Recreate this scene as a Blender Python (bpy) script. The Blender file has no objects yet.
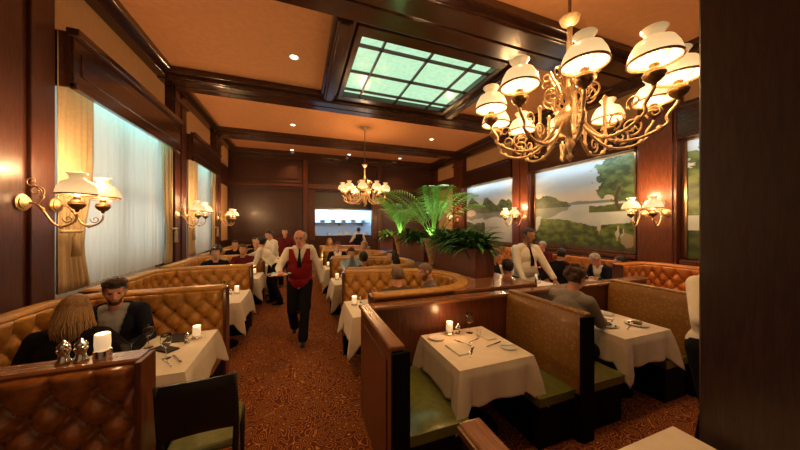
import bpy, bmesh, math, random
from mathutils import Vector, Matrix, noise
random.seed(7)
PI = math.pi
scene = bpy.context.scene
COL = scene.collection
# ---------------------------------------------------------------- camera
cam = bpy.data.cameras.new('camera'); camo = bpy.data.objects.new('camera', cam); COL.objects.link(camo)
cam.sensor_width = 36; cam.lens = 12.24; cam.clip_start = .05; cam.clip_end = 100
camo.location = (0, 0, 1.85); camo.rotation_euler = (math.radians(90), 0, math.radians(-20.2))
scene.camera = camo
# ---------------------------------------------------------------- exposure and ambience
scene.view_settings.view_transform = 'Standard'; scene.view_settings.look = 'None'
scene.view_settings.gamma = 1; scene.view_settings.use_curve_mapping = False
scene.view_settings.exposure = 0.22
w = bpy.data.worlds.new('world'); scene.world = w; w.use_nodes = True
w.node_tree.nodes['Background'].inputs[0].default_value = (1.0, .62, .32, 1)
w.node_tree.nodes['Background'].inputs[1].default_value = .22

def lamp(name, kind, loc, energy, color, size=.1, rot=None, spot=None, blend=.6, sy=None):
    l = bpy.data.lights.new(name, kind); l.energy = energy; l.color = color
    if kind in ('POINT', 'SPOT'): l.shadow_soft_size = size
    if kind == 'SPOT': l.spot_size = math.radians(spot or 100); l.spot_blend = blend
    if kind == 'AREA':
        l.shape = 'RECTANGLE'; l.size = size; l.size_y = sy or size
    o = bpy.data.objects.new(name, l); COL.objects.link(o); o.location = loc
    if rot: o.rotation_euler = rot
    return o
WARM = (1.0, .58, .25)
# recessed ceiling downlights (seen ones, and unseen ones added for ambient light)
DOWN = [(-.1, 5.3), (-.2, 8.9), (-.3, 11.9), (2.0, 11.8), (4.3, 11.7), (4.4, 8.7), (-.3, 1.6), (1.9, 1.9), (5.0, 5.3), (4.8, 2.0)]
for i, (x, y) in enumerate(DOWN):
    lamp('downlight_beam', 'SPOT', (x, y, 4.84), 55 if (x, y) == (1.9, 1.9) else 90, WARM, .05, (0, 0, 0), 100, .9)

# ---------------------------------------------------------------- materials
MAT = {}
def nodes(name):
    m = bpy.data.materials.new(name); m.use_nodes = True; MAT[name] = m
    nt = m.node_tree; return m, nt, nt.nodes['Principled BSDF']
def ramp(nt, fac, stops):
    r = nt.nodes.new('ShaderNodeValToRGB'); e = r.color_ramp.elements
    while len(e) > 1: e.remove(e[-1])
    e[0].position = stops[0][0]; e[0].color = (*stops[0][1], 1)
    for p, c in stops[1:]:
        n = e.new(p); n.color = (*c, 1)
    nt.links.new(fac, r.inputs[0]); return r.outputs[0]
def tex(nt, kind='ShaderNodeTexNoise', scale=(1, 1, 1), **kw):
    tc = nt.nodes.new('ShaderNodeTexCoord'); mp = nt.nodes.new('ShaderNodeMapping')
    mp.inputs['Scale'].default_value = scale; nt.links.new(tc.outputs['Object'], mp.inputs['Vector'])
    t = nt.nodes.new(kind); nt.links.new(mp.outputs[0], t.inputs['Vector'])
    for k, v in kw.items():
        if k in t.inputs: t.inputs[k].default_value = v
        else: setattr(t, k, v)
    return t
def bump(nt, h, b, strength=.3, dist=.01):
    n = nt.nodes.new('ShaderNodeBump'); n.inputs['Strength'].default_value = strength; n.inputs['Distance'].default_value = dist
    nt.links.new(h, n.inputs['Height']); nt.links.new(n.outputs[0], b.inputs['Normal'])
def mat(name, col, rough=.5, metal=0, emit=None, es=0, var=.12, scale=20, bmp=0, coat=0, trans=0, spec=.5, alpha=1, ior=1.45, sheen=0):
    m, nt, b = nodes(name)
    t = tex(nt, scale=(scale,) * 3, Detail=4.0)
    c2 = tuple(max(0, c * (1 - var)) for c in col); c1 = tuple(min(1, c * (1 + var)) for c in col)
    nt.links.new(ramp(nt, t.outputs[0], [(.3, c2), (.7, c1)]), b.inputs['Base Color'])
    b.inputs['Roughness'].default_value = rough; b.inputs['Metallic'].default_value = metal
    b.inputs['Specular IOR Level'].default_value = spec
    b.inputs['Coat Weight'].default_value = coat; b.inputs['Transmission Weight'].default_value = trans
    b.inputs['IOR'].default_value = ior; b.inputs['Alpha'].default_value = alpha
    b.inputs['Sheen Weight'].default_value = sheen
    if emit: b.inputs['Emission Color'].default_value = (*emit, 1); b.inputs['Emission Strength'].default_value = es
    if bmp: bump(nt, t.outputs[0], b, bmp)
    return m
def wood(name, a, b_, scale=(14, 14, 1.2), rough=.32, coat=.3):
    m, nt, b = nodes(name)
    t = tex(nt, scale=scale, Detail=6.0, Distortion=.6)
    t2 = tex(nt, scale=tuple(s * 6 for s in scale), Detail=3.0)
    mix = nt.nodes.new('ShaderNodeMath'); mix.operation = 'MULTIPLY_ADD'; mix.inputs[1].default_value = .35
    nt.links.new(t2.outputs[0], mix.inputs[0]); nt.links.new(t.outputs[0], mix.inputs[2])
    nt.links.new(ramp(nt, mix.outputs[0], [(.45, a), (.85, b_)]), b.inputs['Base Color'])
    b.inputs['Roughness'].default_value = rough; b.inputs['Coat Weight'].default_value = coat; b.inputs['Coat Roughness'].default_value = .15
    bump(nt, mix.outputs[0], b, .03, .002)
    return m
wood('wood', (.026, .007, .005), (.080, .022, .010), coat=.08, rough=.38)
wood('wood_red', (.060, .015, .007), (.165, .045, .016))
wood('wood_x', (.07, .022, .010), (.20, .068, .026), (1.2, 14, 14), .2, .6)
wood('wood_y', (.07, .022, .010), (.20, .068, .026), (14, 1.2, 14), .2, .6)
wood('wood_beam', (.020, .007, .004), (.062, .021, .009), (1.2, 14, 14), .22, .6)
wood('wood_beam_y', (.020, .007, .004), (.062, .021, .009), (14, 1.2, 14), .22, .6)
wood('wood_cap', (.17, .060, .022), (.30, .12, .045), (1.2, 20, 20), .26, .5)
wood('wood_cap_y', (.17, .060, .022), (.30, .12, .045), (20, 1.2, 20), .26, .5)
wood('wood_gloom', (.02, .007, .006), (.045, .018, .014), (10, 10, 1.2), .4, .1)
mat('ceiling_paint', (.62, .29, .125), .8, var=.06, scale=2)
mat('frieze_paint', (.68, .42, .20), .8, var=.05, scale=3)
mat('leather', (.50, .235, .045), .32, var=.2, scale=6, coat=.15)
mat('leather_orange', (.62, .22, .05), .32, var=.15, scale=6, coat=.15)
mat('leather_brown', (.26, .088, .020), .22, var=.25, scale=5, coat=.25)
mat('leather_dark', (.012, .011, .010), .35, var=.3, scale=30, bmp=.1)
mat('green_vinyl', (.13, .14, .028), .28, var=.2, scale=5, coat=.3)
mat('black_base', (.005, .004, .004), .8, spec=.15)
mat('cloth', (.80, .70, .56), .85, var=.04, scale=3, bmp=.05)
mat('cloth_cream', (.78, .72, .60), .85, var=.04, scale=3, bmp=.05)
mat('napkin_dark', (.03, .022, .02), .8)
mat('brass', (.62, .43, .25), .46, .9, var=.3, scale=14)
mat('brass_dark', (.26, .15, .07), .35, 1, var=.35, scale=12)
mat('silver', (.75, .72, .68), .18, 1, var=.1)
mat('porcelain', (.85, .82, .76), .25, var=.03, coat=.4)
mat('glass', (.95, .97, .97), .03, trans=1, var=0, ior=1.3)
mat('wine', (.10, .008, .01), .1, var=0)
mat('wax_lit', (1, .75, .45), .5, emit=(1, .62, .26), es=2.2)
mat('frosted_lit', (.95, .9, .8), .35, emit=(1, .66, .34), es=.42)
mat('flame', (1, .8, .4), .5, emit=(1, .65, .25), es=14)
mat('bulb', (1, .9, .7), .5, emit=(1, .80, .45), es=6)
mat('down_lens', (1, 1, 1), .5, emit=(1, .86, .66), es=5)
mat('skin', (.62, .33, .21), .5, var=.08, scale=12)
mat('skin_pink', (.68, .32, .22), .45, var=.1, scale=12)
mat('skin_brown', (.30, .15, .08), .5, var=.08, scale=12)
mat('hair_dark', (.018, .012, .009), .45, var=.5, scale=60, bmp=.4)
mat('hair_brown', (.07, .032, .016), .45, var=.5, scale=60, bmp=.4)
mat('hair_auburn', (.24, .12, .045), .4, var=.5, scale=50, bmp=.4)
mat('hair_blond', (.36, .21, .09), .4, var=.4, scale=50, bmp=.4)
mat('hair_grey', (.42, .38, .33), .5, var=.3, scale=50, bmp=.4)
mat('hair_stubble', (.17, .11, .07), .6, var=.3, scale=60, bmp=.2)
mat('shirt_white', (.78, .72, .62), .8, var=.04, scale=8, bmp=.05)
mat('shirt_grey', (.40, .39, .40), .8, var=.06)
mat('shirt_blue', (.28, .38, .48), .8, var=.15, scale=40)
mat('vest_red', (.22, .012, .015), .7, var=.15, scale=30)
mat('black_cloth', (.010, .009, .012), .8, var=.3)
mat('navy_cloth', (.012, .014, .026), .8, var=.2)
mat('olive_cloth', (.09, .075, .045), .85, var=.2, scale=20)
mat('taupe_cloth', (.17, .125, .095), .85, var=.2, scale=20)
mat('grey_cloth', (.26, .23, .20), .85, var=.12, scale=20)
mat('tan_cloth', (.45, .30, .15), .85, var=.12, scale=20)
mat('maroon_cloth', (.12, .015, .02), .85, var=.12, scale=20)
for k_, v_ in (('black_cloth', 0), ('navy_cloth', 0), ('vest_red', 0), ('olive_cloth', 0), ('taupe_cloth', 0), ('maroon_cloth', 0)): MAT[k_].node_tree.nodes['Principled BSDF'].inputs['Specular IOR Level'].default_value = .12
for k_ in [q for q in MAT if q.startswith('hair_')]:
    n_ = MAT[k_].node_tree.nodes['Mapping']; n_.inputs['Scale'].default_value = (70, 70, 9)
mat('eye_dark', (.01, .008, .008), .2)
mat('lip', (.38, .12, .09), .5)
mat('leaf_palm', (.22, .52, .12), .4, var=.45, scale=4)
mat('leaf_dark', (.05, .15, .035), .28, var=.6, scale=7)
mat('palm_stem', (.22, .36, .10), .5, var=.2)
mat('terracotta', (.46, .27, .13), .7, var=.2, scale=9, bmp=.2)
mat('soil', (.03, .02, .012), .9)
mat('steel', (.36, .36, .36), .3, 1, var=.15)
mat('steel_dark', (.10, .085, .08), .4, .8, var=.2, scale=4)
mat('kitchen_tile', (.55, .68, .80), .35, var=.05)
mat('food_green', (.04, .16, .03), .6, var=.5, scale=60)
mat('food_red', (.35, .05, .02), .6, var=.5, scale=60)
mat('food_brown', (.22, .09, .03), .6, var=.5, scale=60)
mat('paper', (.75, .70, .62), .8)
mat('bottle_dark', (.02, .03, .02), .1)
# opal glass of the lamp shades: painted glow, fading upward, for the light inside
def opal():
    m, nt, b = nodes('opal')
    b.inputs['Base Color'].default_value = (.95, .85, .66, 1); b.inputs['Roughness'].default_value = .25
    b.inputs['Emission Color'].default_value = (1, .66, .30, 1)
    tc = nt.nodes.new('ShaderNodeTexCoord'); sp = nt.nodes.new('ShaderNodeSeparateXYZ'); nt.links.new(tc.outputs['Object'], sp.inputs[0])
    mr = nt.nodes.new('ShaderNodeMapRange'); mr.inputs[1].default_value = 0; mr.inputs[2].default_value = .2
    mr.inputs[3].default_value = .85; mr.inputs[4].default_value = .26
    nt.links.new(sp.outputs[2], mr.inputs[0]); nt.links.new(mr.outputs[0], b.inputs['Emission Strength'])
opal()
def sky_pane():
    m, nt, b = nodes('sky_pane')
    t = tex(nt, scale=(3, 3, 3), Detail=3.0)
    nt.links.new(ramp(nt, t.outputs[0], [(.35, (.36, .66, .42)), (.7, (.48, .78, .54))]), b.inputs['Emission Color'])
    b.inputs['Base Color'].default_value = (.2, .3, .22, 1); b.inputs['Emission Strength'].default_value = 1.0; b.inputs['Roughness'].default_value = .12
sky_pane()
def sheer():
    m, nt, b = nodes('sheer')
    b.inputs['Base Color'].default_value = (.72, .74, .72, 1); b.inputs['Roughness'].default_value = .9
    tr = nt.nodes.new('ShaderNodeBsdfTranslucent'); tr.inputs[0].default_value = (.8, .85, .85, 1)
    mx = nt.nodes.new('ShaderNodeMixShader'); mx.inputs[0].default_value = .45
    nt.links.new(b.outputs[0], mx.inputs[1]); nt.links.new(tr.outputs[0], mx.inputs[2])
    nt.links.new(mx.outputs[0], nt.nodes['Material Output'].inputs[0])
sheer()
mat('drape', (.50, .38, .23), .85, var=.06, scale=6)
def carpet():
    m, nt, b = nodes('carpet')
    L = nt.links
    def mth(op, a, b2=None, c=None):
        n = nt.nodes.new('ShaderNodeMath'); n.operation = op
        for i, v in enumerate((a, b2, c)):
            if v is None: continue
            if isinstance(v, (int, float)): n.inputs[i].default_value = v
            else: L.new(v, n.inputs[i])
        return n.outputs[0]
    tc = nt.nodes.new('ShaderNodeTexCoord')
    nz = nt.nodes.new('ShaderNodeTexNoise'); nz.inputs['Scale'].default_value = 9.0; nz.inputs['Detail'].default_value = 1
    L.new(tc.outputs['Object'], nz.inputs['Vector'])
    vm = nt.nodes.new('ShaderNodeVectorMath'); vm.operation = 'MULTIPLY_ADD'; vm.inputs[1].default_value = (.10, .10, 0)
    L.new(nz.outputs['Color'], vm.inputs[0]); L.new(tc.outputs['Object'], vm.inputs[2])
    sp = nt.nodes.new('ShaderNodeSeparateXYZ'); L.new(vm.outputs[0], sp.inputs[0])
    x, y = sp.outputs[0], sp.outputs[1]
    k = 2 * PI / .125
    s = None
    for a in (0, 60, 120):
        ca, sa = math.cos(math.radians(a)), math.sin(math.radians(a))
        v = mth('SINE', mth('MULTIPLY', mth('ADD', mth('MULTIPLY', x, ca), mth('MULTIPLY', y, sa)), k))
        s = v if s is None else mth('ADD', s, v)
    n2 = nt.nodes.new('ShaderNodeTexNoise'); n2.inputs['Scale'].default_value = 11.0; n2.inputs['Detail'].default_value = 0; L.new(tc.outputs['Object'], n2.inputs['Vector'])
    band = mth('ABSOLUTE', mth('SINE', mth('MULTIPLY_ADD', s, .55, mth('MULTIPLY', n2.outputs[0], 26.0))))
    fine = nt.nodes.new('ShaderNodeTexNoise'); fine.inputs['Scale'].default_value = 140; L.new(tc.outputs['Object'], fine.inputs['Vector'])
    f = mth('MULTIPLY_ADD', fine.outputs[0], .5, mth('SUBTRACT', band, .25))
    L.new(ramp(nt, f, [(.14, (.56, .25, .06)), (.30, (.34, .13, .035)), (.48, (.19, .052, .018)), (.9, (.14, .032, .016))]), b.inputs['Base Color'])
    b.inputs['Roughness'].default_value = .95; b.inputs['Specular IOR Level'].default_value = .1
    bump(nt, f, b, .25, .004)
carpet()
def motif():
    m, nt, b = nodes('gold_fabric')
    v = tex(nt, 'ShaderNodeTexVoronoi', (4.6, 4.6, 4.6)); v.inputs['Randomness'].default_value = .7
    mm = nt.nodes.new('ShaderNodeMath'); mm.operation = 'SUBTRACT'; mm.inputs[1].default_value = .28; ab = nt.nodes.new('ShaderNodeMath'); ab.operation = 'ABSOLUTE'; nt.links.new(mm.outputs[0], ab.inputs[0])
    nt.links.new(v.outputs['Distance'], mm.inputs[0])
    c = ramp(nt, ab.outputs[0], [(0, (.48, .32, .12)), (.018, (.44, .28, .10)), (.034, (.25, .115, .018)), (1, (.25, .115, .018))])
    nt.links.new(c, b.inputs['Base Color']); b.inputs['Roughness'].default_value = .42; b.inputs['Coat Weight'].default_value = .1
motif()
def vcol():
    m, nt, b = nodes('mural_paint')
    a = nt.nodes.new('ShaderNodeVertexColor'); a.layer_name = 'Col'
    t = tex(nt, scale=(60, 60, 60), Detail=3.0)
    nt.links.new(a.outputs[0], b.inputs['Base Color']); b.inputs['Roughness'].default_value = .55
    bump(nt, t.outputs[0], b, .15, .002)
vcol()

# ---------------------------------------------------------------- mesh helpers
class MB:
    def __init__(s): s.v = []; s.f = []; s.m = []
    def add(s, vs, fs, mi=0):
        n = len(s.v); s.v += [tuple(p) for p in vs]; s.f += [tuple(i + n for i in f) for f in fs]; s.m += [mi] * len(fs); return s
    def box(s, x0, x1, y0, y1, z0, z1, mi=0):
        v = [(x, y, z) for z in (z0, z1) for y in (y0, y1) for x in (x0, x1)]
        return s.add(v, [(0, 2, 3, 1), (4, 5, 7, 6), (0, 1, 5, 4), (2, 6, 7, 3), (0, 4, 6, 2), (1, 3, 7, 5)], mi)
    def obox(s, c, ax, ay, hx, hy, z0, z1, mi=0):
        ax = Vector(ax); ay = Vector(ay); c = Vector(c)
        v = [c + ax * (hx * i) + ay * (hy * j) + Vector((0, 0, z)) for z in (z0, z1) for j in (-1, 1) for i in (-1, 1)]
        return s.add(v, [(0, 2, 3, 1), (4, 5, 7, 6), (0, 1, 5, 4), (2, 6, 7, 3), (0, 4, 6, 2), (1, 3, 7, 5)], mi)
    def prism(s, poly, z0, z1, mi=0):
        n = len(poly)
        v = [(x, y, z0) for x, y in poly] + [(x, y, z1) for x, y in poly]
        f = [tuple(reversed(range(n))), tuple(range(n, 2 * n))] + [(i, (i + 1) % n, (i + 1) % n + n, i + n) for i in range(n)]
        return s.add(v, f, mi)
    def lathe(s, prof, c=(0, 0, 0), n=20, mi=0, closed=False, flute=0, fn=8):
        v = []
        for r, z in prof:
            for k in range(n):
                a = 2 * PI * k / n; rr = r * (1 + flute * math.cos(fn * a))
                v.append((c[0] + rr * math.cos(a), c[1] + rr * math.sin(a), c[2] + z))
        f = [(i * n + k, i * n + (k + 1) % n, (i + 1) * n + (k + 1) % n, (i + 1) * n + k) for i in range(len(prof) - 1) for k in range(n)]
        if prof[0][0] > 1e-5: f.append(tuple(reversed(range(n)))) if closed else None
        if prof[-1][0] > 1e-5 and closed: f.append(tuple(range((len(prof) - 1) * n, len(prof) * n)))
        return s.add(v, [q for q in f if q], mi)
    def tube(s, pts, r, n=8, mi=0, flat=1.0, sub=1):
        pts = [Vector(p) for p in pts]; m = len(pts)
        if sub > 1:
            q = [2 * pts[0] - pts[1]] + pts + [2 * pts[-1] - pts[-2]]; out = []; ro = []; rr = r if isinstance(r, (list, tuple)) else [r] * m
            for i in range(m - 1):
                a, b, c, d = q[i:i + 4]
                for k in range(sub):
                    t = k / sub; out.append(.5 * ((2 * b) + (c - a) * t + (2 * a - 5 * b + 4 * c - d) * t * t + (3 * b - a - 3 * c + d) * t ** 3)); ro.append(rr[i] + (rr[i + 1] - rr[i]) * t)
            pts = out + [pts[-1]]; r = ro + [rr[-1]]; m = len(pts)
        if not isinstance(r, (list, tuple)): r = [r] * m
        up = Vector((0, 0, 1)); v = []; prev = None
        for i, p in enumerate(pts):
            t = (pts[min(i + 1, m - 1)] - pts[max(i - 1, 0)]).normalized()
            if prev is None:
                a = t.cross(up)
                if a.length < 1e-3: a = t.cross(Vector((1, 0, 0)))
                a.normalize()
            else:
                a = (prev - t * prev.dot(t)).normalized()
            prev = a; b = t.cross(a)
            for k in range(n):
                an = 2 * PI * k / n
                v.append(p + a * (r[i] * math.cos(an)) + b * (r[i] * flat * math.sin(an)))
        f = [(i * n + k, i * n + (k + 1) % n, (i + 1) * n + (k + 1) % n, (i + 1) * n + k) for i in range(m - 1) for k in range(n)]
        f += [tuple(reversed(range(n))), tuple(range((m - 1) * n, m * n))]
        return s.add(v, f, mi)
    def ell(s, c, r, R=None, nu=14, nv=9, mi=0):
        v = []; c = Vector(c); R = R or Matrix.Identity(3)
        for j in range(nv + 1):
            ph = PI * j / nv
            for k in range(nu):
                a = 2 * PI * k / nu
                v.append(c + R @ Vector((r[0] * math.sin(ph) * math.cos(a), r[1] * math.sin(ph) * math.sin(a), -r[2] * math.cos(ph))))
        f = [(j * nu + k, j * nu + (k + 1) % nu, (j + 1) * nu + (k + 1) % nu, (j + 1) * nu + k) for j in range(nv) for k in range(nu)]
        return s.add(v, f, mi)
    def mesh(s, name):
        me = bpy.data.meshes.new(name); me.from_pydata(s.v, [], s.f); me.update(); return me
    def build(s, name, mats, parent=None, smooth=False, bevel=0, loc=None, fix=True):
        me = s.mesh(name)
        if fix:
            bm = bmesh.new(); bm.from_mesh(me); bmesh.ops.recalc_face_normals(bm, faces=bm.faces); bm.to_mesh(me); bm.free()
        for mm in (mats if isinstance(mats, (list, tuple)) else [mats]): me.materials.append(MAT[mm])
        if isinstance(mats, (list, tuple)):
            me.polygons.foreach_set('material_index', s.m)
        o = bpy.data.objects.new(name, me); COL.objects.link(o); o.parent = parent
        if loc: o.location = loc
        if smooth:
            me.polygons.foreach_set('use_smooth', [True] * len(me.polygons))
            if smooth == 'auto':
                bm = bmesh.new(); bm.from_mesh(me)
                for e in bm.edges:
                    if len(e.link_faces) == 2 and e.calc_face_angle(0) > .7: e.smooth = False
                bm.to_mesh(me); bm.free()
        if bevel:
            b = o.modifiers.new('bevel', 'BEVEL'); b.width = bevel; b.segments = 2; b.limit_method = 'ANGLE'
        return o
def tag(o, label, cat, group=None, kind=None):
    o['label'] = label; o['category'] = cat
    if group: o['group'] = group
    if kind: o['kind'] = kind
    return o
def thing(name, label, cat, loc=(0, 0, 0), rz=0, group=None):
    o = bpy.data.objects.new(name, None); COL.objects.link(o); o.location = loc; o.rotation_euler = (0, 0, rz)
    o.empty_display_size = .1
    return tag(o, label, cat, group)
def struct(name, mb, m, bevel=0, parent=None, smooth=False):
    o = mb.build(name, m, parent, bevel=bevel, smooth=smooth)
    if parent is None: o['kind'] = 'structure'
    return o
KIDS = {}
def dup(root, loc, rz=0, label=None, group=None, scale=None):
    kids = lambda o: [c for c in COL.objects if c.parent == o]
    r = root.copy(); COL.objects.link(r); r.location = loc; r.rotation_euler = (0, 0, rz)
    if scale: r.scale = (scale,) * 3
    if label: r['label'] = label
    if group: r['group'] = group
    if root.name not in KIDS: KIDS[root.name] = [(c, kids(c)) for c in kids(root)]
    for ch, gs in KIDS[root.name]:
        c = ch.copy(); COL.objects.link(c); c.parent = r
        for g in gs:
            d = g.copy(); COL.objects.link(d); d.parent = c
    return r
class Proto:
    """a kind built once at its first place, then copied"""
    def __init__(s, make): s.make = make; s.o = None
    def put(s, loc, label, rz=0, group=None, scale=None):
        if s.o is None:
            s.o = s.make(label, loc, rz)
            if group: s.o['group'] = group
            if scale: s.o.scale = (scale,) * 3
            return s.o
        return dup(s.o, loc, rz, label, group, scale)
def resample(path, step):
    pts = [Vector((p[0], p[1], 0)) for p in path]; out = [pts[0]]; acc = 0
    L = [0]
    for a, b in zip(pts, pts[1:]): L.append(L[-1] + (b - a).length)
    n = max(2, int(round(L[-1] / step))); res = []; j = 0
    for i in range(n + 1):
        s = L[-1] * i / n
        while j < len(L) - 2 and L[j + 1] < s: j += 1
        t = (s - L[j]) / max(1e-9, L[j + 1] - L[j]); res.append(pts[j].lerp(pts[j + 1], t))
    return res, L[-1]
def arcpath(*segs):
    """segs: points, or ('arc', cx, cy, r, a0, a1)"""
    out = []
    for s in segs:
        if s[0] == 'arc':
            _, cx, cy, r, a0, a1 = s
            n = max(6, int(abs(a1 - a0) / 8))
            for i in range(n + 1):
                a = math.radians(a0 + (a1 - a0) * i / n); out.append((cx + r * math.cos(a), cy + r * math.sin(a)))
        else: out.append(s)
    return out
def normals(pts):
    N = []
    for i in range(len(pts)):
        t = (pts[min(i + 1, len(pts) - 1)] - pts[max(i - 1, 0)]).normalized(); N.append(Vector((-t.y, t.x, 0)))   # left of travel = inside
    return N
def sweep(path, prof, step=.05):
    """closed profile [(offset to the inside, z)] swept along path"""
    pts, L = resample(path, step); N = normals(pts); m = len(prof); mb = MB()
    v = [p + n * o + Vector((0, 0, z)) for p, n in zip(pts, N) for o, z in prof]
    f = [(i * m + k, i * m + (k + 1) % m, (i + 1) * m + (k + 1) % m, (i + 1) * m + k) for i in range(len(pts) - 1) for k in range(m)]
    f += [tuple(reversed(range(m))), tuple(range((len(pts) - 1) * m, len(pts) * m))]
    mb.add(v, f); return mb
def tuft(path, z0, z1, off=.06, D=.07, a=.19, b=.22, step=.014, margin=.05, roll=.03):
    pts, L = resample(path, step); N = normals(pts); nz = max(4, int((z1 - z0) / step))
    a = L / max(1, round(L / a)); zt = z1 - .11
    v = []; rows = []
    def h(s, z):
        if z > zt:
            q = abs(math.sin(PI * s / a)); e = q ** .35
            e = e * (1 - ((z - zt) / (z1 - zt)) ** 2 * .6) + .6 * ((z - zt) / (z1 - zt)) ** 2
            dp = 0
        else:
            p = s / a + (z - zt) / b; q = s / a - (z - zt) / b
            e = (abs(math.sin(PI * p)) * abs(math.sin(PI * q))) ** .38
        dd = 9
        # nearest button
        m = round((z - zt) / (b / 2)); 
        if m <= 0:
            ph = 0 if m % 2 == 0 else .5
            n = round(s / a - ph) + ph
            dd = math.hypot(s - n * a, (z - zt) - m * b / 2)
        e -= .45 * math.exp(-(dd / .02) ** 2)
        # borders
        ed = max(0, min(s, L - s))
        if ed < margin: e = e * (ed / margin) ** .5 * .9 + .1
        return e * D
    for i, (p, n) in enumerate(zip(pts, N)):
        s = L * i / (len(pts) - 1)
        for j in range(nz + 1):
            z = z0 + (z1 - z0) * j / nz
            k = h(s, z)
            tt = (z1 - z) / roll
            if tt < 1: k -= (D + off) * .5 * (1 - math.sqrt(max(0, 1 - (1 - tt) ** 2)))
            v.append(p + n * (off + k) + Vector((0, 0, z)))
    m = nz + 1; f = [(i * m + j, (i + 1) * m + j, (i + 1) * m + j + 1, i * m + j + 1) for i in range(len(pts) - 1) for j in range(nz)]
    mb = MB(); mb.add(v, f)
    # back closing strip
    base = len(mb.v)
    bv = [p + n * .002 + Vector((0, 0, z)) for p, n in zip(pts, N) for z in (z0, z1)]
    bf = [(i * 2, i * 2 + 1, i * 2 + 3, i * 2 + 2) for i in range(len(pts) - 1)]
    mb.add(bv, bf)
    for i in range(len(pts) - 1):
        mb.f.append((i * m + nz, (i + 1) * m + nz, base + (i + 1) * 2 + 1, base + i * 2 + 1)); mb.m.append(0)
    for i in (0, len(pts) - 1):
        mb.f.append(tuple([i * m + j for j in range(nz + 1)] + [base + i * 2 + 1, base + i * 2])); mb.m.append(0)
    return mb
def banquette(label, path, ztop=1.1, leather='leather', cap='wood', seatmat=None, step=.018, captop=True, group=None, flip=False, seat=True, capw=.17, fullh=False):
    if flip: path = path[::-1]
    c = path[0]; t = thing('tufted_banquette', label, 'banquette', (c[0], c[1], 0), 0, group)
    def P(mb): 
        mb.v = [(x - c[0], y - c[1], z) for x, y, z in mb.v]; return mb
    P(tuft(path, .42 if not fullh else .12, ztop - .01, step=step)).build('backrest', leather, t, smooth='auto' if step > 1 else True)
    P(sweep(path, [(-.045, 0), (.055, 0), (.055, ztop - .02), (-.045, ztop - .02)])).build('back_panel', 'wood_red', t, smooth='auto')
    if captop: P(sweep(path, [(-.06, ztop - .025), (.075, ztop - .025), (.085, ztop), (.075, ztop + .012), (-.05, ztop + .012), (-.06, ztop)])).build('top_rail', cap, t, smooth='auto')
    else: P(sweep(path, [(-.05, ztop - .03), (.10, ztop - .03), (.105, ztop), (.07, ztop + .025), (0, ztop + .03), (-.05, ztop + .01)])).build('top_roll', leather, t, smooth=True)
    if seat:
        P(sweep(path, [(.07, .30), (.56, .30), (.585, .34), (.585, .42), (.56, .46), (.07, .47)])).build('seat', seatmat or leather, t, smooth='auto')
        P(sweep(path, [(.06, 0), (.5, 0), (.5, .30), (.06, .30)])).build('base', 'black_base', t)
    # wooden end panels
    pts, L = resample(path, .05); N = normals(pts)
    for i, s in ((0, -1), (-1, 1)):
        p, n = pts[i], N[i]; tan = Vector((n.y, -n.x, 0)) * s
        mb = MB(); cc = p + n * .035 + tan * .012
        mb.obox(cc, n, tan, .085, .016, 0, ztop + .004)
        P(mb).build('end_panel', 'wood_red', t, bevel=.006)
    return t
# ---------------------------------------------------------------- the room
XL, XR, YB, ZC = -2.6, 6.4, 12.4, 4.9
YN = -1.6
struct('floor', MB().box(XL - .2, XR + .2, YN, YB + 2.2, -.1, 0), 'carpet')
struct('ceiling', MB().box(XL - .2, XR + .2, YN, YB + 2.2, ZC, ZC + .1), 'ceiling_paint')
# left wall: wood with two window openings
WIN = [(4.02, 6.80), (7.62, 9.75)]
m = MB()
ys = [YN] + [q for a in WIN for q in a] + [YB]
for i in range(0, len(ys), 2): m.box(XL - .12, XL, ys[i], ys[i + 1], 0, ZC)
for a, b_ in WIN: m.box(XL - .12, XL, a, b_, 0, .95); m.box(XL - .12, XL, a, b_, 3.75, ZC)
struct('wall_left', m, 'wood')
m = MB().box(XR, XR + .12, YN, YB, 0, ZC); struct('wall_right', m, 'wood_red')
KX0, KX1, KZ0, KZ1 = .62, 3.15, 1.38, 3.33
m = MB().box(XL, KX0, YB, YB + .15, 0, ZC).box(KX1, XR, YB, YB + .15, 0, ZC).box(KX0, KX1, YB, YB + .15, 0, KZ0).box(KX0, KX1, YB, YB + .15, KZ1, ZC)
struct('wall_back', m, 'wood')
# windows
for i, (a, b_) in enumerate(WIN):
    f = MB()
    for y in (a, (a + b_) / 2 - .03, b_ - .06): f.box(XL - .1, XL - .05, y, y + .06, .95, 3.75)
    for z in (.95, 2.3, 3.69): f.box(XL - .1, XL - .05, a, b_, z, z + .06)
    wo = struct('window_%d' % (i + 1), f, 'wood')
    p = MB().box(XL - .085, XL - .075, a, b_, .95, 3.75).build('window_pane', 'glass', wo)
    # daylight-blue strip that washes the sheer from above, between valance and glass
    lamp('cove_strip', 'AREA', (-2.40, (a + b_) / 2, 3.66), 13 if i == 0 else 9, (.25, .95, .88), .05, (0, math.radians(16), 0), sy=b_ - a - .3)
    lamp('window_daylight', 'AREA', (XL - .35, (a + b_) / 2, 2.5), 34 if i == 0 else 19, (.90, 1.0, .90), 2.2, (0, math.radians(-90), 0), sy=b_ - a)
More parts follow.
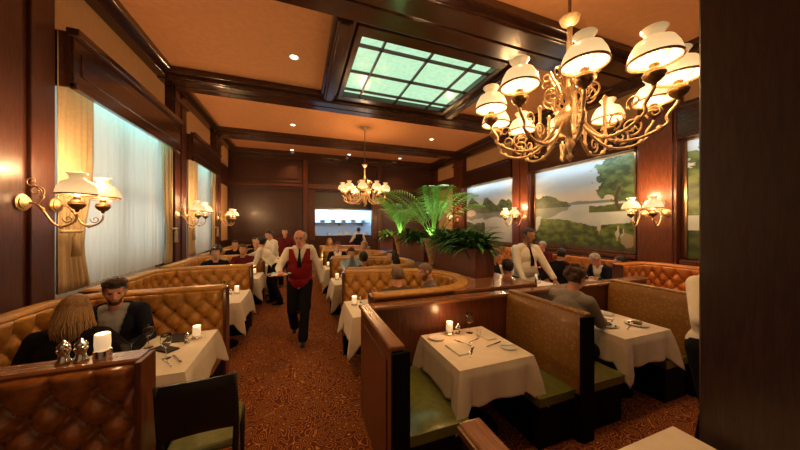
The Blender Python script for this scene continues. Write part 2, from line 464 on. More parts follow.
# ceiling beams
tn = [1]
def trim(mb, m, bevel=.012):
    o = struct('trim_%d' % tn[0], mb, m, bevel=bevel); tn[0] += 1; return o
def beam_x(y0, y1, z0=4.68, x0=XL, x1=XR, groove=True):
    mb = MB().box(x0, x1, y0, y1, z0 + .10, ZC).box(x0, x1, y0 + .09, y1 - .09, z0 + .03, z0 + .12)
    w_ = (y1 - y0 - .22) / 2
    mb.box(x0, x1, y0 + .11, y0 + .09 + w_, z0, z0 + .05).box(x0, x1, y1 - .09 - w_, y1 - .11, z0, z0 + .05)
    return trim(mb, 'wood_beam')
def beam_y(x0, x1, y0, y1, z0=4.68):
    mb = MB().box(x0, x1, y0, y1, z0 + .10, ZC).box(x0 + .06, x1 - .06, y0, y1, z0 + .03, z0 + .12).box(x0 + .10, x1 - .10, y0, y1, z0, z0 + .05)
    return trim(mb, 'wood_beam_y')
beam_x(3.0, 3.88); beam_x(6.38, 7.12); beam_x(9.77, 10.4); beam_x(-.4, .4)
beam_y(.44, .78, 3.88, 6.38); beam_y(3.55, 3.9, 3.88, 6.38)
for s, x0, x1 in ((0, XL, XL + .30), (1, XR - .36, XR)):
    mb = MB().box(x0, x1, YN, YB, 4.80, ZC).box(x0 if s == 0 else x0 + .08, x1 - .10 if s == 0 else x1, YN, YB, 4.70, 4.82)
    if s: mb.box(x0 + .16, x1, YN, YB, 4.54, 4.72)
    trim(mb, 'wood_beam_y')
trim(MB().box(XL, XR, YB - .30, YB, 4.74, ZC).box(XL, XR, YB - .18, YB, 4.60, 4.76), 'wood_beam')
# skylight
t = thing('skylight', 'large pale green lit glass ceiling panel with dark grid bars', 'skylight', (2.16, 5.15, ZC))
sx0, sx1, sy0, sy1 = .80, 3.53, 3.90, 6.36
L = lambda mb: (setattr(mb, 'v', [(x - 2.16, y - 5.15, z - ZC) for x, y, z in mb.v]), mb)[1]
fr = MB().box(sx0, sx1, sy0, sy0 + .22, 4.74, 4.895).box(sx0, sx1, sy1 - .18, sy1, 4.74, 4.895).box(sx0, sx0 + .1, sy0 + .22, sy1 - .18, 4.74, 4.895).box(sx1 - .1, sx1, sy0 + .22, sy1 - .18, 4.74, 4.895)
L(fr).build('frame', 'wood_beam', t, bevel=.01)
gx0, gx1, gy0, gy1 = sx0 + .1, sx1 - .1, sy0 + .22, sy1 - .18
fx = [0, .16, .5, .84, 1]; fy = [0, .16, .55, .9, 1]
br = MB()
for q in fx[1:-1]: x = gx0 + (gx1 - gx0) * q; br.box(x - .016, x + .016, gy0, gy1, 4.80, 4.85)
for q in fy[1:-1]: y = gy0 + (gy1 - gy0) * q; br.box(gx0, gx1, y - .016, y + .016, 4.80, 4.85)
L(br).build('grid_bars', 'wood', t)
for i in range(4):
    for j in range(4):
        L(MB().box(gx0 + (gx1 - gx0) * fx[i] + .004, gx0 + (gx1 - gx0) * fx[i + 1] - .004, gy0 + (gy1 - gy0) * fy[j] + .004, gy0 + (gy1 - gy0) * fy[j + 1] - .004, 4.855, 4.875)).build('pane', 'sky_pane', t)
# downlights
def mk_down(label, loc, rz):
    t = thing('recessed_downlight', label, 'ceiling light', loc)
    MB().lathe([(.085, -.012), (.095, -.006), (.095, 0), (.06, 0), (.06, -.004), (.085, -.012)], n=24).build('trim_ring', 'porcelain', t, smooth=True)
    MB().lathe([(.0, -.005), (.062, -.005), (.062, 0), (0, 0)], n=20).build('lens', 'down_lens', t)
    return t
dl = Proto(mk_down)
DLAB = ['recessed ceiling downlight beside the skylight, left of it', 'recessed downlight above the aisle in the bay behind the skylight', 'leftmost of the recessed downlights near the back wall',
        'recessed downlight near the back wall above the kitchen window', 'recessed downlight near the back wall at its right end', 'recessed downlight in the bay behind the skylight, above the palms', None, None, 'added recessed downlight right of the skylight behind the big chandelier', None]
for (x, y), lb in zip(DOWN, DLAB):
    if lb: dl.put((x, y, ZC), lb)
# left wall pilasters, frieze panels, valances, ledge
def pil(x, y0, y1, side, z1=4.70, m='wood'):
    """fluted flat column on a side wall"""
    d = .14 * side
    xs = sorted((x, x + d)); mb = MB().box(xs[0], xs[1], y0, y1, 0, z1)
    n = max(1, int((y1 - y0) / .32)); w_ = (y1 - y0) / n
    for k in range(n):
        xs2 = sorted((x + d, x + d + .035 * side)); mb.box(xs2[0], xs2[1], y0 + w_ * k + .045, y0 + w_ * (k + 1) - .045, 0, z1 - .02)
    xs3 = sorted((x, x + d + .07 * side)); mb.box(xs3[0], xs3[1], y0 - .03, y1 + .03, z1 - .24, z1 - .14)
    return trim(mb, m, .008)
pil(XL, YN, 2.5, 1); pil(XL, 2.55, 4.0, 1); pil(XL, 6.86, 7.55, 1); pil(XL, 9.8, 10.45, 1)
for a, b_ in ((4.05, 6.82), (7.58, 9.78), (10.5, 12.0)):
    trim(MB().box(XL, XL + .03, a, b_, 3.9, 4.70), 'frieze_paint', 0)
trim(MB().box(XL, XL + .03, 10.6, 11.9, 1.3, 3.3), 'frieze_paint', 0)
trim(MB().box(XL, XL + .08, 10.48, 12.0, 3.35, 4.0), 'wood')
for i, (a, b_, h) in enumerate(((4.03, 6.84, 3.36), (7.58, 9.78, 3.36))):
    t = thing('window_valance', ('dark panelled wooden valance box over the nearer window', 'dark panelled wooden valance box over the farther window')[i], 'valance', (XL + .004, (a + b_) / 2, h))
    ym = (a + b_) / 2; Lz = lambda mb: (setattr(mb, 'v', [(x - XL - .004, y - ym, z - h) for x, y, z in mb.v]), mb)[1]
    Lz(MB().box(-2.36, -2.32, a, b_, h, 3.96).box(-2.32, -2.305, a + .1, b_ - .1, h + .16, 3.78).box(-2.38, -2.27, a - .02, b_ + .02, 3.92, 4.0).box(-2.36, -2.30, a, b_, h - .02, h + .05)).build('front_board', 'wood_beam_y', t, bevel=.008)
    Lz(MB().box(XL + .004, -2.36, a, a + .03, h, 3.96)).build('end_board', 'wood', t); Lz(MB().box(XL + .004, -2.36, b_ - .03, b_, h, 3.96)).build('end_board', 'wood', t)
    Lz(MB().box(XL + .004, -2.36, a + .03, b_ - .03, 3.92, 3.96)).build('top_board', 'wood', t)
def cloth_sheet(y0, y1, z0, z1, x, amp, wl, seed, gather=None, nz=24):
    rr = random.Random(seed); n = int((y1 - y0) / wl * 10) + 4; v = []; ph = [rr.uniform(0, 6) for _ in range(5)]
    for j in range(nz + 1):
        z = z0 + (z1 - z0) * j / nz
        for i in range(n + 1):
            q = i / n; y = y0 + (y1 - y0) * q
            a = amp * (.75 + .25 * math.sin(z * 1.3 + ph[0]))
            xx = x + a * math.sin(2 * PI * y / wl + .8 * math.sin(y * 3.1 + ph[1]) + .15 * z) + a * .4 * math.sin(2 * PI * y / wl * 2.3 + ph[2])
            if gather:
                zc, side_, k = gather; g = math.exp(-((z - zc) / .55) ** 2) * k
                yt = y0 if side_ < 0 else y1; y = y + (yt - y) * g
            v.append((xx, y, z))
    f = [(j * (n + 1) + i, j * (n + 1) + i + 1, (j + 1) * (n + 1) + i + 1, (j + 1) * (n + 1) + i) for j in range(nz) for i in range(n)]
    return MB().add(v, f)
cur = 'white sheer curtain filling the %s window, teal-lit at its top'
for i, (a, b_) in enumerate(WIN):
    nm = ('nearer', 'farther')[i]
    o = cloth_sheet(a + .05, b_ - .05, 1.10, 3.9, -2.535, .02, .13, 3 + i).build('sheer_curtain', 'sheer', smooth=True, fix=False); tag(o, cur % nm, 'curtain')
    for sd in (-1, 1):
        y0, y1 = (a - .02, a + .55) if sd < 0 else (b_ - .36, b_ + .02)
        o = cloth_sheet(y0, y1, 1.10, 3.95, -2.44, .028, .11, 9 + i * 2 + sd, (1.62, sd, .30)).build('drape', 'drape', smooth=True, fix=False)
        sm = o.modifiers.new('t', 'SOLIDIFY'); sm.thickness = .004
        tag(o, 'cream drape tied back at the %s side of the %s window' % (('left', 'right')[sd > 0], nm), 'curtain')
        yt = y0 + .1 if sd < 0 else y1 - .1
        tt = tag(MB().tube([(-2.40 + .06 * math.sin(k * PI / 8), yt + .13 * math.cos(k * PI / 8), 1.78) for k in range(9)], .018, 8).build('curtain_tieback', 'drape', smooth=True), 'cream tieback around the %s drape of the %s window' % (('left', 'right')[sd > 0], nm), 'tieback')
        mb = MB(); mb.lathe([(.01, 0), (.03, -.05), (.026, -.09), (.04, -.26), (0, -.26)], (-2.345, yt, 1.76), 10); mb.build('tassel', 'drape', None, smooth=True).parent = tt
# wooden ledge along the left wall behind the benches
trim(MB().box(XL + .004, -2.30, 1.2, 11.9, .98, 1.06), 'wood_cap_y')
trim(MB().box(XL + .004, -2.34, 1.2, 11.9, 0, .98), 'wood')
# right wall: pilasters, header, frieze, murals
for a, b_ in ((2.83, 3.43), (6.10, 6.80), (9.52, 10.25)): pil(XR, a, b_, -1, 4.54, 'wood_red')
MUR = [(.1, 2.78), (3.48, 6.05), (6.86, 9.47)]
for a, b_ in MUR:
    trim(MB().box(XR - .20, XR, a - .02, b_ + .02, 3.36, 3.90).box(XR - .25, XR, a - .02, b_ + .02, 3.88, 3.96), 'wood_beam_y')
    trim(MB().box(XR - .03, XR, a, b_, 3.98, 4.54), 'frieze_paint', 0)
    trim(MB().box(XR - .09, XR, a - .02, b_ + .02, 0, 1.20).box(XR - .14, XR, a - .02, b_ + .02, 1.16, 1.24), 'wood_red')
    lamp('picture_light', 'AREA', (XR - .22, (a + b_) / 2, 3.33), 9, (.75, .92, 1.0), .03, (0, math.radians(-24), 0), sy=b_ - a - .2)
trim(MB().box(XR - .03, XR, 10.5, 11.9, 3.98, 4.54), 'frieze_paint', 0)
trim(MB().box(XR - .03, XR, 10.6, 11.8, 1.5, 3.5), 'frieze_paint', 0)
def fbm(x, y, s, o=4): return sum(noise.noise(Vector((x * s * 2 ** k, y * s * 2 ** k, 3.7))) / 2 ** k for k in range(o))
def lerp3(a, b, t): t = max(0, min(1, t)); return tuple(p + (q - p) * t for p, q in zip(a, b))
def mural_color(idx, u, v):
    """u to the right, v up, both 0..1: a lake between wooded banks under a grey sky"""
    n = fbm(u, v, 5); n2 = fbm(u + 7, v * 1.3, 14, 3); hz = .52
    cloud = fbm(u * .6 + idx, v * 1.6, 3)
    sky = lerp3((.30, .37, .42), (.46, .49, .50), .5 + cloud * 1.2)
    sky = lerp3(sky, (.52, .47, .38), 1 - abs(v - hz) / .22)
    water = lerp3((.34, .42, .46), (.46, .50, .50), .5 + n * .8)
    tree = lerp3((.02, .04, .012), (.075, .115, .03), .5 + n2 * .9)
    c = sky if v > hz else water
    if v > hz and v < hz + .035 + .02 * fbm(u, 0, 3) : c = (.14, .19, .23)
    if idx == 1:
        def bank(u): return .13 * max(0, 1 - (u / .42) ** 2.2) ** .6 * (1 + .35 * fbm(u, .5, 12, 3)) if u < .42 else 0
        hb = bank(u)
        if u < .44 and hz - .02 < v < hz + hb: c = tree
        if u < .44 and hz - .02 - hb * .9 < v <= hz - .02: c = lerp3(tree, water, .35)
        # big tree at right
        if u > .62 and .42 < v < .50 + .03 * fbm(u, 0, 5): c = lerp3(tree, (.10, .13, .03), .4)
        for cx, cy, r in ((.85, .80, .17), (.78, .70, .10), (.93, .66, .13), (.97, .85, .13), (.82, .92, .10), (.73, .78, .06)):
            if math.hypot((u - cx), (v - cy) * .8) < r * (1 + .55 * n2): c = lerp3((.025, .05, .02), (.10, .16, .055), .5 + n2 + (v - cy))
        if abs(u - .865 - .015 * math.sin(v * 20)) < .014 and .44 < v < .68: c = (.05, .035, .02)
        sh = .33 + .05 * math.sin(u * 5 + 1) + .03 * n
        if v < sh and u > .06 * (1 + n) - (.3 - v) * .4: c = lerp3((.03, .055, .012), (.13, .19, .035), .45 + n2 * 1.1 + (v - .2) * .8)
        if v < .07 + .03 * n: c = lerp3((.03, .03, .02), (.09, .08, .05), .5 + n2)
        for cx, cy in ((.71, .25), (.90, .16), (.86, .19)):      # pale wading birds
            if math.hypot((u - cx) * 1.6, (v - cy) * .8) < .028 or (abs(u - cx - .006) < .006 and 0 < v - cy < .085) or (abs(u - cx) < .004 and -.07 < v - cy < 0): c = (.42, .40, .34)
        if math.hypot((u - .93), (v - .13) * .7) < .045 + .02 * n2: c = (.30, .25, .17)
    elif idx == 2:
        hb = .17 + .10 * fbm(u, 1.5, 7, 3)
        if hz - .03 < v < hz + hb * (.6 + .5 * abs(math.sin(u * 9))): c = tree
        if hz - .03 - hb * .5 < v <= hz - .03: c = lerp3(tree, water, .3)
        if u < .45 and v < .30 + .1 * n + .1 * (.4 - u): c = tree
        if math.hypot(u - .12, (v - .50) * 2) < .12: c = lerp3(c, (.62, .52, .40), .7)
    else:
        if v < .6 + .1 * n: c = tree
        for cx, cy, r in ((.2, .75, .22), (.05, .6, .2), (.3, .62, .15), (.6, .7, .2)):
            if math.hypot(u - cx, v - cy) < r * (1 + .5 * n2): c = lerp3((.025, .05, .02), (.11, .15, .05), .5 + n2)
        if .24 < v < .36: c = water
    return c
for i, (a, b_) in enumerate(MUR):
    a += .02; b_ -= .02; z0, z1 = 1.26, 3.35; lab = ['painted lake mural with dark trees, rightmost panel cut off by the pillar', 'largest painted lake landscape mural with a tall leafy tree at right', 'painted misty lake landscape mural behind the palms'][i]
    t = thing('mural', lab, 'painting', (XR - .02, (a + b_) / 2, z0))
    nx, ny = 210, 170; v = []; cols = []
    for j in range(ny + 1):
        for k in range(nx + 1):
            u = k / nx; vv = j / ny
            v.append((-.012, (b_ - a) * (.5 - u), (z1 - z0) * vv)); cols.append(mural_color(i, u, vv))
    f = [(j * (nx + 1) + k, j * (nx + 1) + k + 1, (j + 1) * (nx + 1) + k + 1, (j + 1) * (nx + 1) + k) for j in range(ny) for k in range(nx)]
    mb = MB().add(v, f); o = mb.build('canvas', 'mural_paint', t, fix=False)
    ca = o.data.color_attributes.new('Col', 'FLOAT_COLOR', 'POINT')
    ca.data.foreach_set('color', [q for c in cols for q in (*c, 1)])
    h = (b_ - a) / 2; fr = MB().box(-.03, .012, -h - .0, -h + .03, 0, z1 - z0).box(-.03, .012, h - .03, h, 0, z1 - z0).box(-.03, .012, -h, h, 0, .03).box(-.03, .012, -h, h, z1 - z0 - .03, z1 - z0)
    fr.build('frame', 'brass_dark', t)
# back wall panelling
def panel(mb, x0, x1, z0, z1, y=YB, w_=.07, d=.03):
    mb.box(x0, x1, y - d, y, z0, z0 + w_).box(x0, x1, y - d, y, z1 - w_, z1).box(x0, x0 + w_, y - d, y, z0 + w_, z1 - w_).box(x1 - w_, x1, y - d, y, z0 + w_, z1 - w_)
    mb.box(x0 + w_ + .1, x1 - w_ - .1, y - d * .6, y, z0 + w_ + .1, z1 - w_ - .1)
mb = MB()
for x0, x1 in ((-2.5, .1), (.35, 3.4), (3.6, 6.3)): panel(mb, x0, x1, 3.62, 4.55)
for x0, x1 in ((-2.5, .1), (3.6, 6.3)): panel(mb, x0, x1, 1.2, 3.45)
trim(mb, 'wood')
trim(MB().box(XL, XR, YB - .10, YB, 3.47, 3.58).box(.13, .33, YB - .12, YB, 0, 4.6).box(3.42, 3.58, YB - .12, YB, 0, 4.6).box(.33, 3.42, YB - .22, YB, 3.40, 3.60).box(.33, KX0, YB - .06, YB, 1.2, 3.4).box(KX1, 3.42, YB - .06, YB, 1.2, 3.4), 'wood_red')
# kitchen beyond the opening
ky = YB + 2.0
trim(MB().box(KX0 - .5, KX1 + .6, ky, ky + .1, 0, ZC).box(KX0 - .6, KX0 - .5, YB + .15, ky, 0, ZC).box(KX1 + .6, KX1 + .7, YB + .15, ky, 0, ZC), 'kitchen_tile', 0)
t = thing('kitchen_hood', 'dark steel extractor hood inside the kitchen window', 'hood', (1.9, YB + .9, 2.62))
MB().box(-1.5, 1.6, -.45, .45, 0, 1.2).box(-1.5, 1.6, -.47, -.45, .02, .08).build('canopy', 'steel_dark', t)
MB().box(-1.45, 1.55, -.40, .40, -.06, 0).build('grease_filter', 'steel', t)
t = thing('kitchen_counter', 'steel pass counter behind the kitchen window', 'counter', (1.9, YB + .55, 0))
MB().box(-1.5, 1.5, -.35, .35, 1.32, 1.37).build('counter_top', 'steel', t, bevel=.005)
MB().box(-1.45, 1.45, -.3, .3, .0, 1.32).build('counter_base', 'steel_dark', t)
t = thing('kitchen_shelf', 'steel shelf along the bright kitchen back wall', 'shelf', (1.9, ky - .004, 1.95))
MB().box(-1.6, 1.6, -.32, 0, 0, .03).build('shelf_board', 'steel', t)
for x in (-1.2, 0, 1.2): MB().box(x - .015, x + .015, -.28, 0, -.15, 0).build('bracket', 'steel_dark', t)
rr = random.Random(11)
def mk_pan(label, loc, rz):
    t = thing('kitchen_pan', label, 'pan', loc, rz)
    MB().lathe([(.0, 0), (.11, 0), (.12, .12), (.11, .12), (.10, .01), (0, .01)], n=16).build('pan_body', 'steel', t, smooth='auto')
    MB().tube([(.12, 0, .1), (.3, 0, .12)], .01).build('handle', 'steel_dark', t); return t
pan = Proto(mk_pan)
for k in range(6): pan.put((.55 + k * .52, ky - .18, 1.982), 'steel pan on the kitchen shelf behind the window', rr.uniform(0, 6), 'pans on the kitchen shelf', rr.uniform(.9, 1.25))
def mk_pl(label, loc, rz):
    t = thing('plate_stack', label, 'plates', loc, rz)
    MB().lathe([(0, 0), (.07, 0), (.12, .02), (.12, .16), (0, .16)], n=16).build('plates', 'porcelain', t); return t
ps = Proto(mk_pl)
for k in range(6): ps.put((.75 + k * .45 + rr.uniform(-.1, .1), YB + .5, 1.372), 'stack of white plates on the kitchen pass counter', 0, 'plate stacks on the pass counter', rr.uniform(.7, 1.1))
lamp('kitchen_tube', 'AREA', (1.9, YB + 1.55, 3.2), 170, (.62, .82, 1.0), 2.8, (0, 0, 0), sy=.3)
lamp('kitchen_pass_tube', 'AREA', (1.9, YB + .55, 2.55), 10, (.7, .87, 1.0), 2.4, (0, 0, 0), sy=.15)
# dark pillar close to the camera at right
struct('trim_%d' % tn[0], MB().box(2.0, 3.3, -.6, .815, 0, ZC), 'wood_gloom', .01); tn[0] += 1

# ---------------------------------------------------------------- seating
def left_row(y, label, wall_len=1.25, **k):
    r = .42; xw = -2.27
    return banquette(label, arcpath((-.85, y), ('arc', xw + r, y - r, r, 90, 180), (xw, y - wall_len)), **k)
banquette('nearest tufted brown leather bench back with a wooden top rail, shakers and candle on it', [(-.85, 2.02), (-2.28, 2.02)], 1.09, 'leather_brown', 'wood_cap', step=.012, seat=True)
LR = [3.86, 5.72, 7.58, 9.44, 11.25]
LL = ['tufted tan leather corner banquette with the bearded man and long-haired woman', 'tufted tan leather banquette of the second booth along the left wall', 'tufted tan leather banquette of the third left booth, where the server bends over',
      'tufted tan leather banquette of the fourth booth along the left wall', 'tufted tan leather banquette at the far left corner by the back wall']
for k, (y, lb) in enumerate(zip(LR, LL)):
    left_row(y, lb, wall_len=1.70 if k == 0 else 1.62, step=.015 if k < 1 else .022, captop=False)
def horseshoe(y, label, k):
    # inside to the left of travel; front run, round end, back run
    p = arcpath((.72, y - 1.62), (1.50, y - 1.62), ('arc', 1.45, y - .88, .74, -85, 80), (.66, y))
    return banquette(label, p, 1.1, 'leather', step=(.016, .02, .025, .03)[k], captop=False)
HR_ = [4.40, 6.24, 8.10, 9.96]
for k, (y, lb) in enumerate(zip(HR_, ['tufted gold leather horseshoe banquette with the grey-bearded man, nearest of the centre row', 'tufted gold leather horseshoe banquette with the man in the light blue shirt', 'tufted gold leather horseshoe banquette, third along the centre row', 'tufted gold leather horseshoe banquette farthest down the centre row'])):
    horseshoe(y, lb, k)
# right-hand benches by the murals
banquette('tufted orange leather wall bench under the largest mural', [(6.22, 3.55), (6.22, 6.3)], 1.13, 'leather_orange', step=.025, captop=True)
banquette('tufted orange leather banquette ending the bench under the largest mural', arcpath((6.22, 6.62), ('arc', 5.85, 8.1, .37, 0, 90), (4.9, 8.47)), 1.12, 'leather_orange', step=.03, captop=False)
banquette('bright tufted orange leather banquette at the far right beside the pillar', arcpath((6.22, 1.2), ('arc', 5.87, 2.95, .35, 0, 90), (5.42, 3.3)), 1.13, 'leather_orange', step=.018, captop=False)
# nearest square booths: partitions, gold divider backs, green seats
t = thing('booth_partition', 'dark red wooden partition wall around the nearest square booths, wide glossy cap', 'partition', (.6, 2.6, 0))
Lp = lambda mb: (setattr(mb, 'v', [(x - .6, y - 2.6, z) for x, y, z in mb.v]), mb)[1]
Lp(MB().box(.565, .635, 1.70, 2.56, 0, 1.02).box(.558, .565, 1.80, 2.5, .14, .92)).build('aisle_panel', 'wood_red', t, bevel=.006)
Lp(MB().box(.565, 4.9, 2.56, 2.66, 0, 1.02)).build('rear_panel', 'wood_red', t, bevel=.006)
Lp(MB().box(.635, .675, 1.74, 2.54, .46, 1.0)).build('back_pad', 'leather_dark', t, bevel=.012)
Lp(MB().box(.55, .655, 1.68, 2.70, 1.02, 1.055)).build('aisle_cap', 'wood_cap_y', t, bevel=.01)
Lp(MB().box(.655, 4.92, 2.53, 2.70, 1.02, 1.055)).build('rear_cap', 'wood_cap', t, bevel=.01)
Lp(MB().box(.56, .685, 1.66, 1.70, 0, 1.015)).build('end_post', 'black_base', t, bevel=.006)
# broad ledge between horseshoe and planters
def ledge(y, label):
    p = [(1.45 + (.74 + .06) * math.cos(math.radians(a)), y - .88 + (.74 + .06) * math.sin(math.radians(a))) for a in range(-76, 77, 8)]
    poly = [(2.95, y - 1.70), (2.95, y + .08)] + [(1.70, y + .08)] + [q for q in reversed(p)] + [(1.70, y - 1.70)]
    mb = MB(); mb.prism(poly, 1.045, 1.085); mb.prism([(2.40, y - 1.68), (2.93, y - 1.68), (2.93, y + .06), (2.40, y + .06)], 0, 1.045)
    for v0 in (0,): pass
    c = (2.4, y, 0); mb.v = [(x - c[0], yy - c[1], z) for x, yy, z in mb.v]
    o = mb.build('ledge', 'wood_cap', None, bevel=.006); o.location = c
    tag(o, label, 'ledge'); return o
ledge(4.45, 'broad wooden ledge around the round end of the nearest horseshoe banquette'); ledge(6.27, 'broad wooden ledge around the second horseshoe banquette'); ledge(8.13, 'broad wooden ledge around the third horseshoe banquette')
def divider(x, label):
    t = thing('booth_divider', label, 'booth divider', (x, 2.1, 0))
    v = []; n = 14
    def pad(sx):
        mb = MB(); vs = []
        for i in range(n + 1):
            y = -.46 + .90 * i / n
            zt = 1.075 + .02 * math.cos((i / n - .5) * PI)
            for j in range(13):
                q = j / 12; z = .40 + (zt - .40) * q
                th = .085 - .035 * q + .012 * math.sin(q * PI)
                if j == 12: th = .02
                if i in (0, n): th *= .8
                vs.append((sx * th, y, z))
        f = [(i * 13 + j, (i + 1) * 13 + j, (i + 1) * 13 + j + 1, i * 13 + j + 1) for i in range(n) for j in range(12)]
        b0 = len(vs); vs += [(0, vs[i * 13][1], .40) for i in range(n + 1)] + [(0, vs[i * 13 + 12][1], vs[i * 13 + 12][2]) for i in range(n + 1)]
        f += [(b0 + i, b0 + i + 1, (i + 1) * 13, i * 13) for i in range(n)] + [(i * 13 + 12, (i + 1) * 13 + 12, b0 + n + 2 + i, b0 + n + 1 + i) for i in range(n)]
        mb.add(vs, f); return mb
    for sx in (-1, 1): pad(sx).build('patterned_back', 'gold_fabric', t, smooth='auto')
    MB().prism([(-.065, -.485), (.065, -.485), (.085, -.46), (-.085, -.46)], 0, 1.065).build('end_panel', 'black_base', t, bevel=.006)
    MB().box(-.09, .09, -.45, .44, 0, .40).build('base', 'black_base', t)
    MB().box(-.035, .035, -.48, .44, 1.065, 1.10).build('top_welt', 'gold_fabric', t, bevel=.015)
    return t
divider(2.31, 'gold patterned booth seat back between the two nearest square booths'); divider(4.06, 'gold patterned booth seat back at the right end of the second square booth')
def booth_seat(x0, x1, label, fr=1):
    t = thing('booth_bench', label, 'bench', ((x0 + x1) / 2, 2.1, 0)); h = (x1 - x0) / 2
    mb = MB(); ny, nx = 12, 10; vs = []
    for j in range(ny + 1):
        for i in range(nx + 1):
            a, b_ = i / nx * 2 - 1, j / ny * 2 - 1
            z = .43 + .035 * (1 - abs(a) ** 4) * (1 - abs(b_) ** 6); vs.append((a * h, b_ * .42, z))
    f = [(j * (nx + 1) + i, j * (nx + 1) + i + 1, (j + 1) * (nx + 1) + i + 1, (j + 1) * (nx + 1) + i) for j in range(ny) for i in range(nx)]
    mb.add(vs, f); mb.box(-h, h, -.42, .42, .36, .432); mb.build('cushion', 'green_vinyl', t, smooth='auto')
    MB().box(-h + .01, h - .03, -.40, .42, 0, .36).build('base', 'black_base', t); return t
booth_seat(.685, 1.16, 'green vinyl booth seat against the aisle partition'); booth_seat(1.83, 2.26, 'green vinyl booth seat left of the middle gold seat back')
booth_seat(2.47, 2.90, 'green vinyl booth seat under the curly-haired diner'); booth_seat(3.54, 3.95, 'green vinyl booth seat at the right of the second booth')
# low padded divider in the right foreground
t = thing('booth_partition', 'low dark partition with a pale wooden cap in the bottom foreground', 'partition', (.78, .3, 0))
MB().box(-.05, .05, -.6, .82, 0, .86).build('panel', 'black_base', t)
MB().box(-.062, .062, -.6, .84, .86, .895).build('cap', 'wood_cap_y', t, bevel=.012)
MB().box(-.075, -.062, -.6, .83, .855, .885).build('cap_edge', 'brass_dark', t)
# foreground chair
t = thing('dining_chair', 'black leather dining chair at the near left table, seen from behind', 'chair', (-.59, 2.2, 0), math.radians(3))
def cb(): 
    mb = MB(); n = 12; vs = []; m_ = 10
    for side_ in (0, 1):
        for i in range(n + 1):
            q = i / n; x = -.2 + .4 * q
            for j in range(m_ + 1):
                z = .56 + (.36 + .012 * math.sin(q * PI)) * j / m_ + .03 * math.sin(q * PI) * (1 - j / m_)
                y = -.20 - .05 * j / m_ - .03 * math.sin(q * PI) + (-.022 if side_ == 0 else .022) * math.sin(max(.15, min(1, min(j, m_ - j) / 3 + .2)) * PI / 2)
                vs.append((x, y, z))
    N_ = (n + 1) * (m_ + 1); g = lambda s_, i, j: s_ * N_ + i * (m_ + 1) + j; f = []
    for i in range(n):
        for j in range(m_): f += [(g(0, i, j), g(0, i + 1, j), g(0, i + 1, j + 1), g(0, i, j + 1)), (g(1, i, j), g(1, i, j + 1), g(1, i + 1, j + 1), g(1, i + 1, j))]
        f += [(g(0, i, m_), g(0, i + 1, m_), g(1, i + 1, m_), g(1, i, m_)), (g(0, i, 0), g(1, i, 0), g(1, i + 1, 0), g(0, i + 1, 0))]
    for i in (0, n): f += [(g(0, i, j), g(0, i, j + 1), g(1, i, j + 1), g(1, i, j)) for j in range(m_)]
    return mb.add(vs, f)
cb().build('backrest', 'leather_dark', t, smooth='auto')
for sx in (-1, 1):
    MB().tube([(sx * .19, -.26, 0), (sx * .19, -.19, .45), (sx * .195, -.20, .58), (sx * .195, -.255, .92)], [.016, .019, .018, .015], 8).build('leg', 'leather_dark', t, smooth=True)
    MB().tube([(sx * .18, .2, 0), (sx * .18, .2, .43)], [.015, .02], 8).build('leg', 'leather_dark', t, smooth=True)
MB().box(-.19, .19, -.2, .23, .42, .47).build('seat', 'green_vinyl', t, bevel=.02)
# ---------------------------------------------------------------- tables and what stands on them
def cloth_mesh(hx, hy, drop, seed, z=0, corner=.5):
    rr = random.Random(seed); ph = [rr.uniform(0, 6.28) for _ in range(6)]; n = 120; R = .02; K = 14; rings = []
    P = []
    per = []
    for e in range(4):
        a, b_ = [((-1, -1), (1, -1)), ((1, -1), (1, 1)), ((1, 1), (-1, 1)), ((-1, 1), (-1, -1))][e]
        m_ = n // 4
        for k in range(m_):
            q = k / m_; per.append((a[0] + (b_[0] - a[0]) * q, a[1] + (b_[1] - a[1]) * q, q, e))
    v = [(0, 0, z)]
    def outn(px, py, q, e):
        base = [(0, -1), (1, 0), (0, 1), (-1, 0)][e]; nxt = [(0, -1), (1, 0), (0, 1), (-1, 0)][(e + (1 if q > .5 else -1)) % 4]
        c = max(0, abs(q - .5) * 2 - .76) / .24
        w_ = .5 * c; return (base[0] * (1 - w_) + nxt[0] * w_, base[1] * (1 - w_) + nxt[1] * w_), c
    rows = []
    for rI in (.35, .7, .94): rows.append([(px * hx * rI, py * hy * rI, z) for px, py, q, e in per])
    for t_ in [0, .02] + [j / K for j in range(1, K + 1)]:
        row = []
        for px, py, q, e in per:
            (nx, ny), c = outn(px, py, q, e)
            s = (e + q)
            d = drop * (1 + corner * max(0, c) ** 1.3 + .03 * math.sin(s * 9 + ph[0]))
            fold = math.sin(s * 2 * PI * 1.6 + ph[1]) * .5 + math.sin(s * 2 * PI * 3.1 + ph[2]) * .3
            out = .012 * min(1, t_ * 5) + t_ * (.018 + .018 * fold) + t_ * c ** 2 * .12 + .02 * c * min(1, t_ * 2)
            # gathers next to the corners
            g = max(0, 1 - abs(abs(q - .5) * 2 - .72) / .12); out -= g * .028 * t_
            zz = z - d * t_ - .004 * min(1, t_ * 50)
            row.append((px * hx + nx * out, py * hy + ny * out, zz))
        rows.append(row)
    for r in rows: v += r
    m_ = len(per); f = [(0, 1 + k, 1 + (k + 1) % m_) for k in range(m_)]
    for j in range(len(rows) - 1):
        for k in range(m_): f.append((1 + j * m_ + k, 1 + (j + 1) * m_ + k, 1 + (j + 1) * m_ + (k + 1) % m_, 1 + j * m_ + (k + 1) % m_))
    return MB().add(v, f)
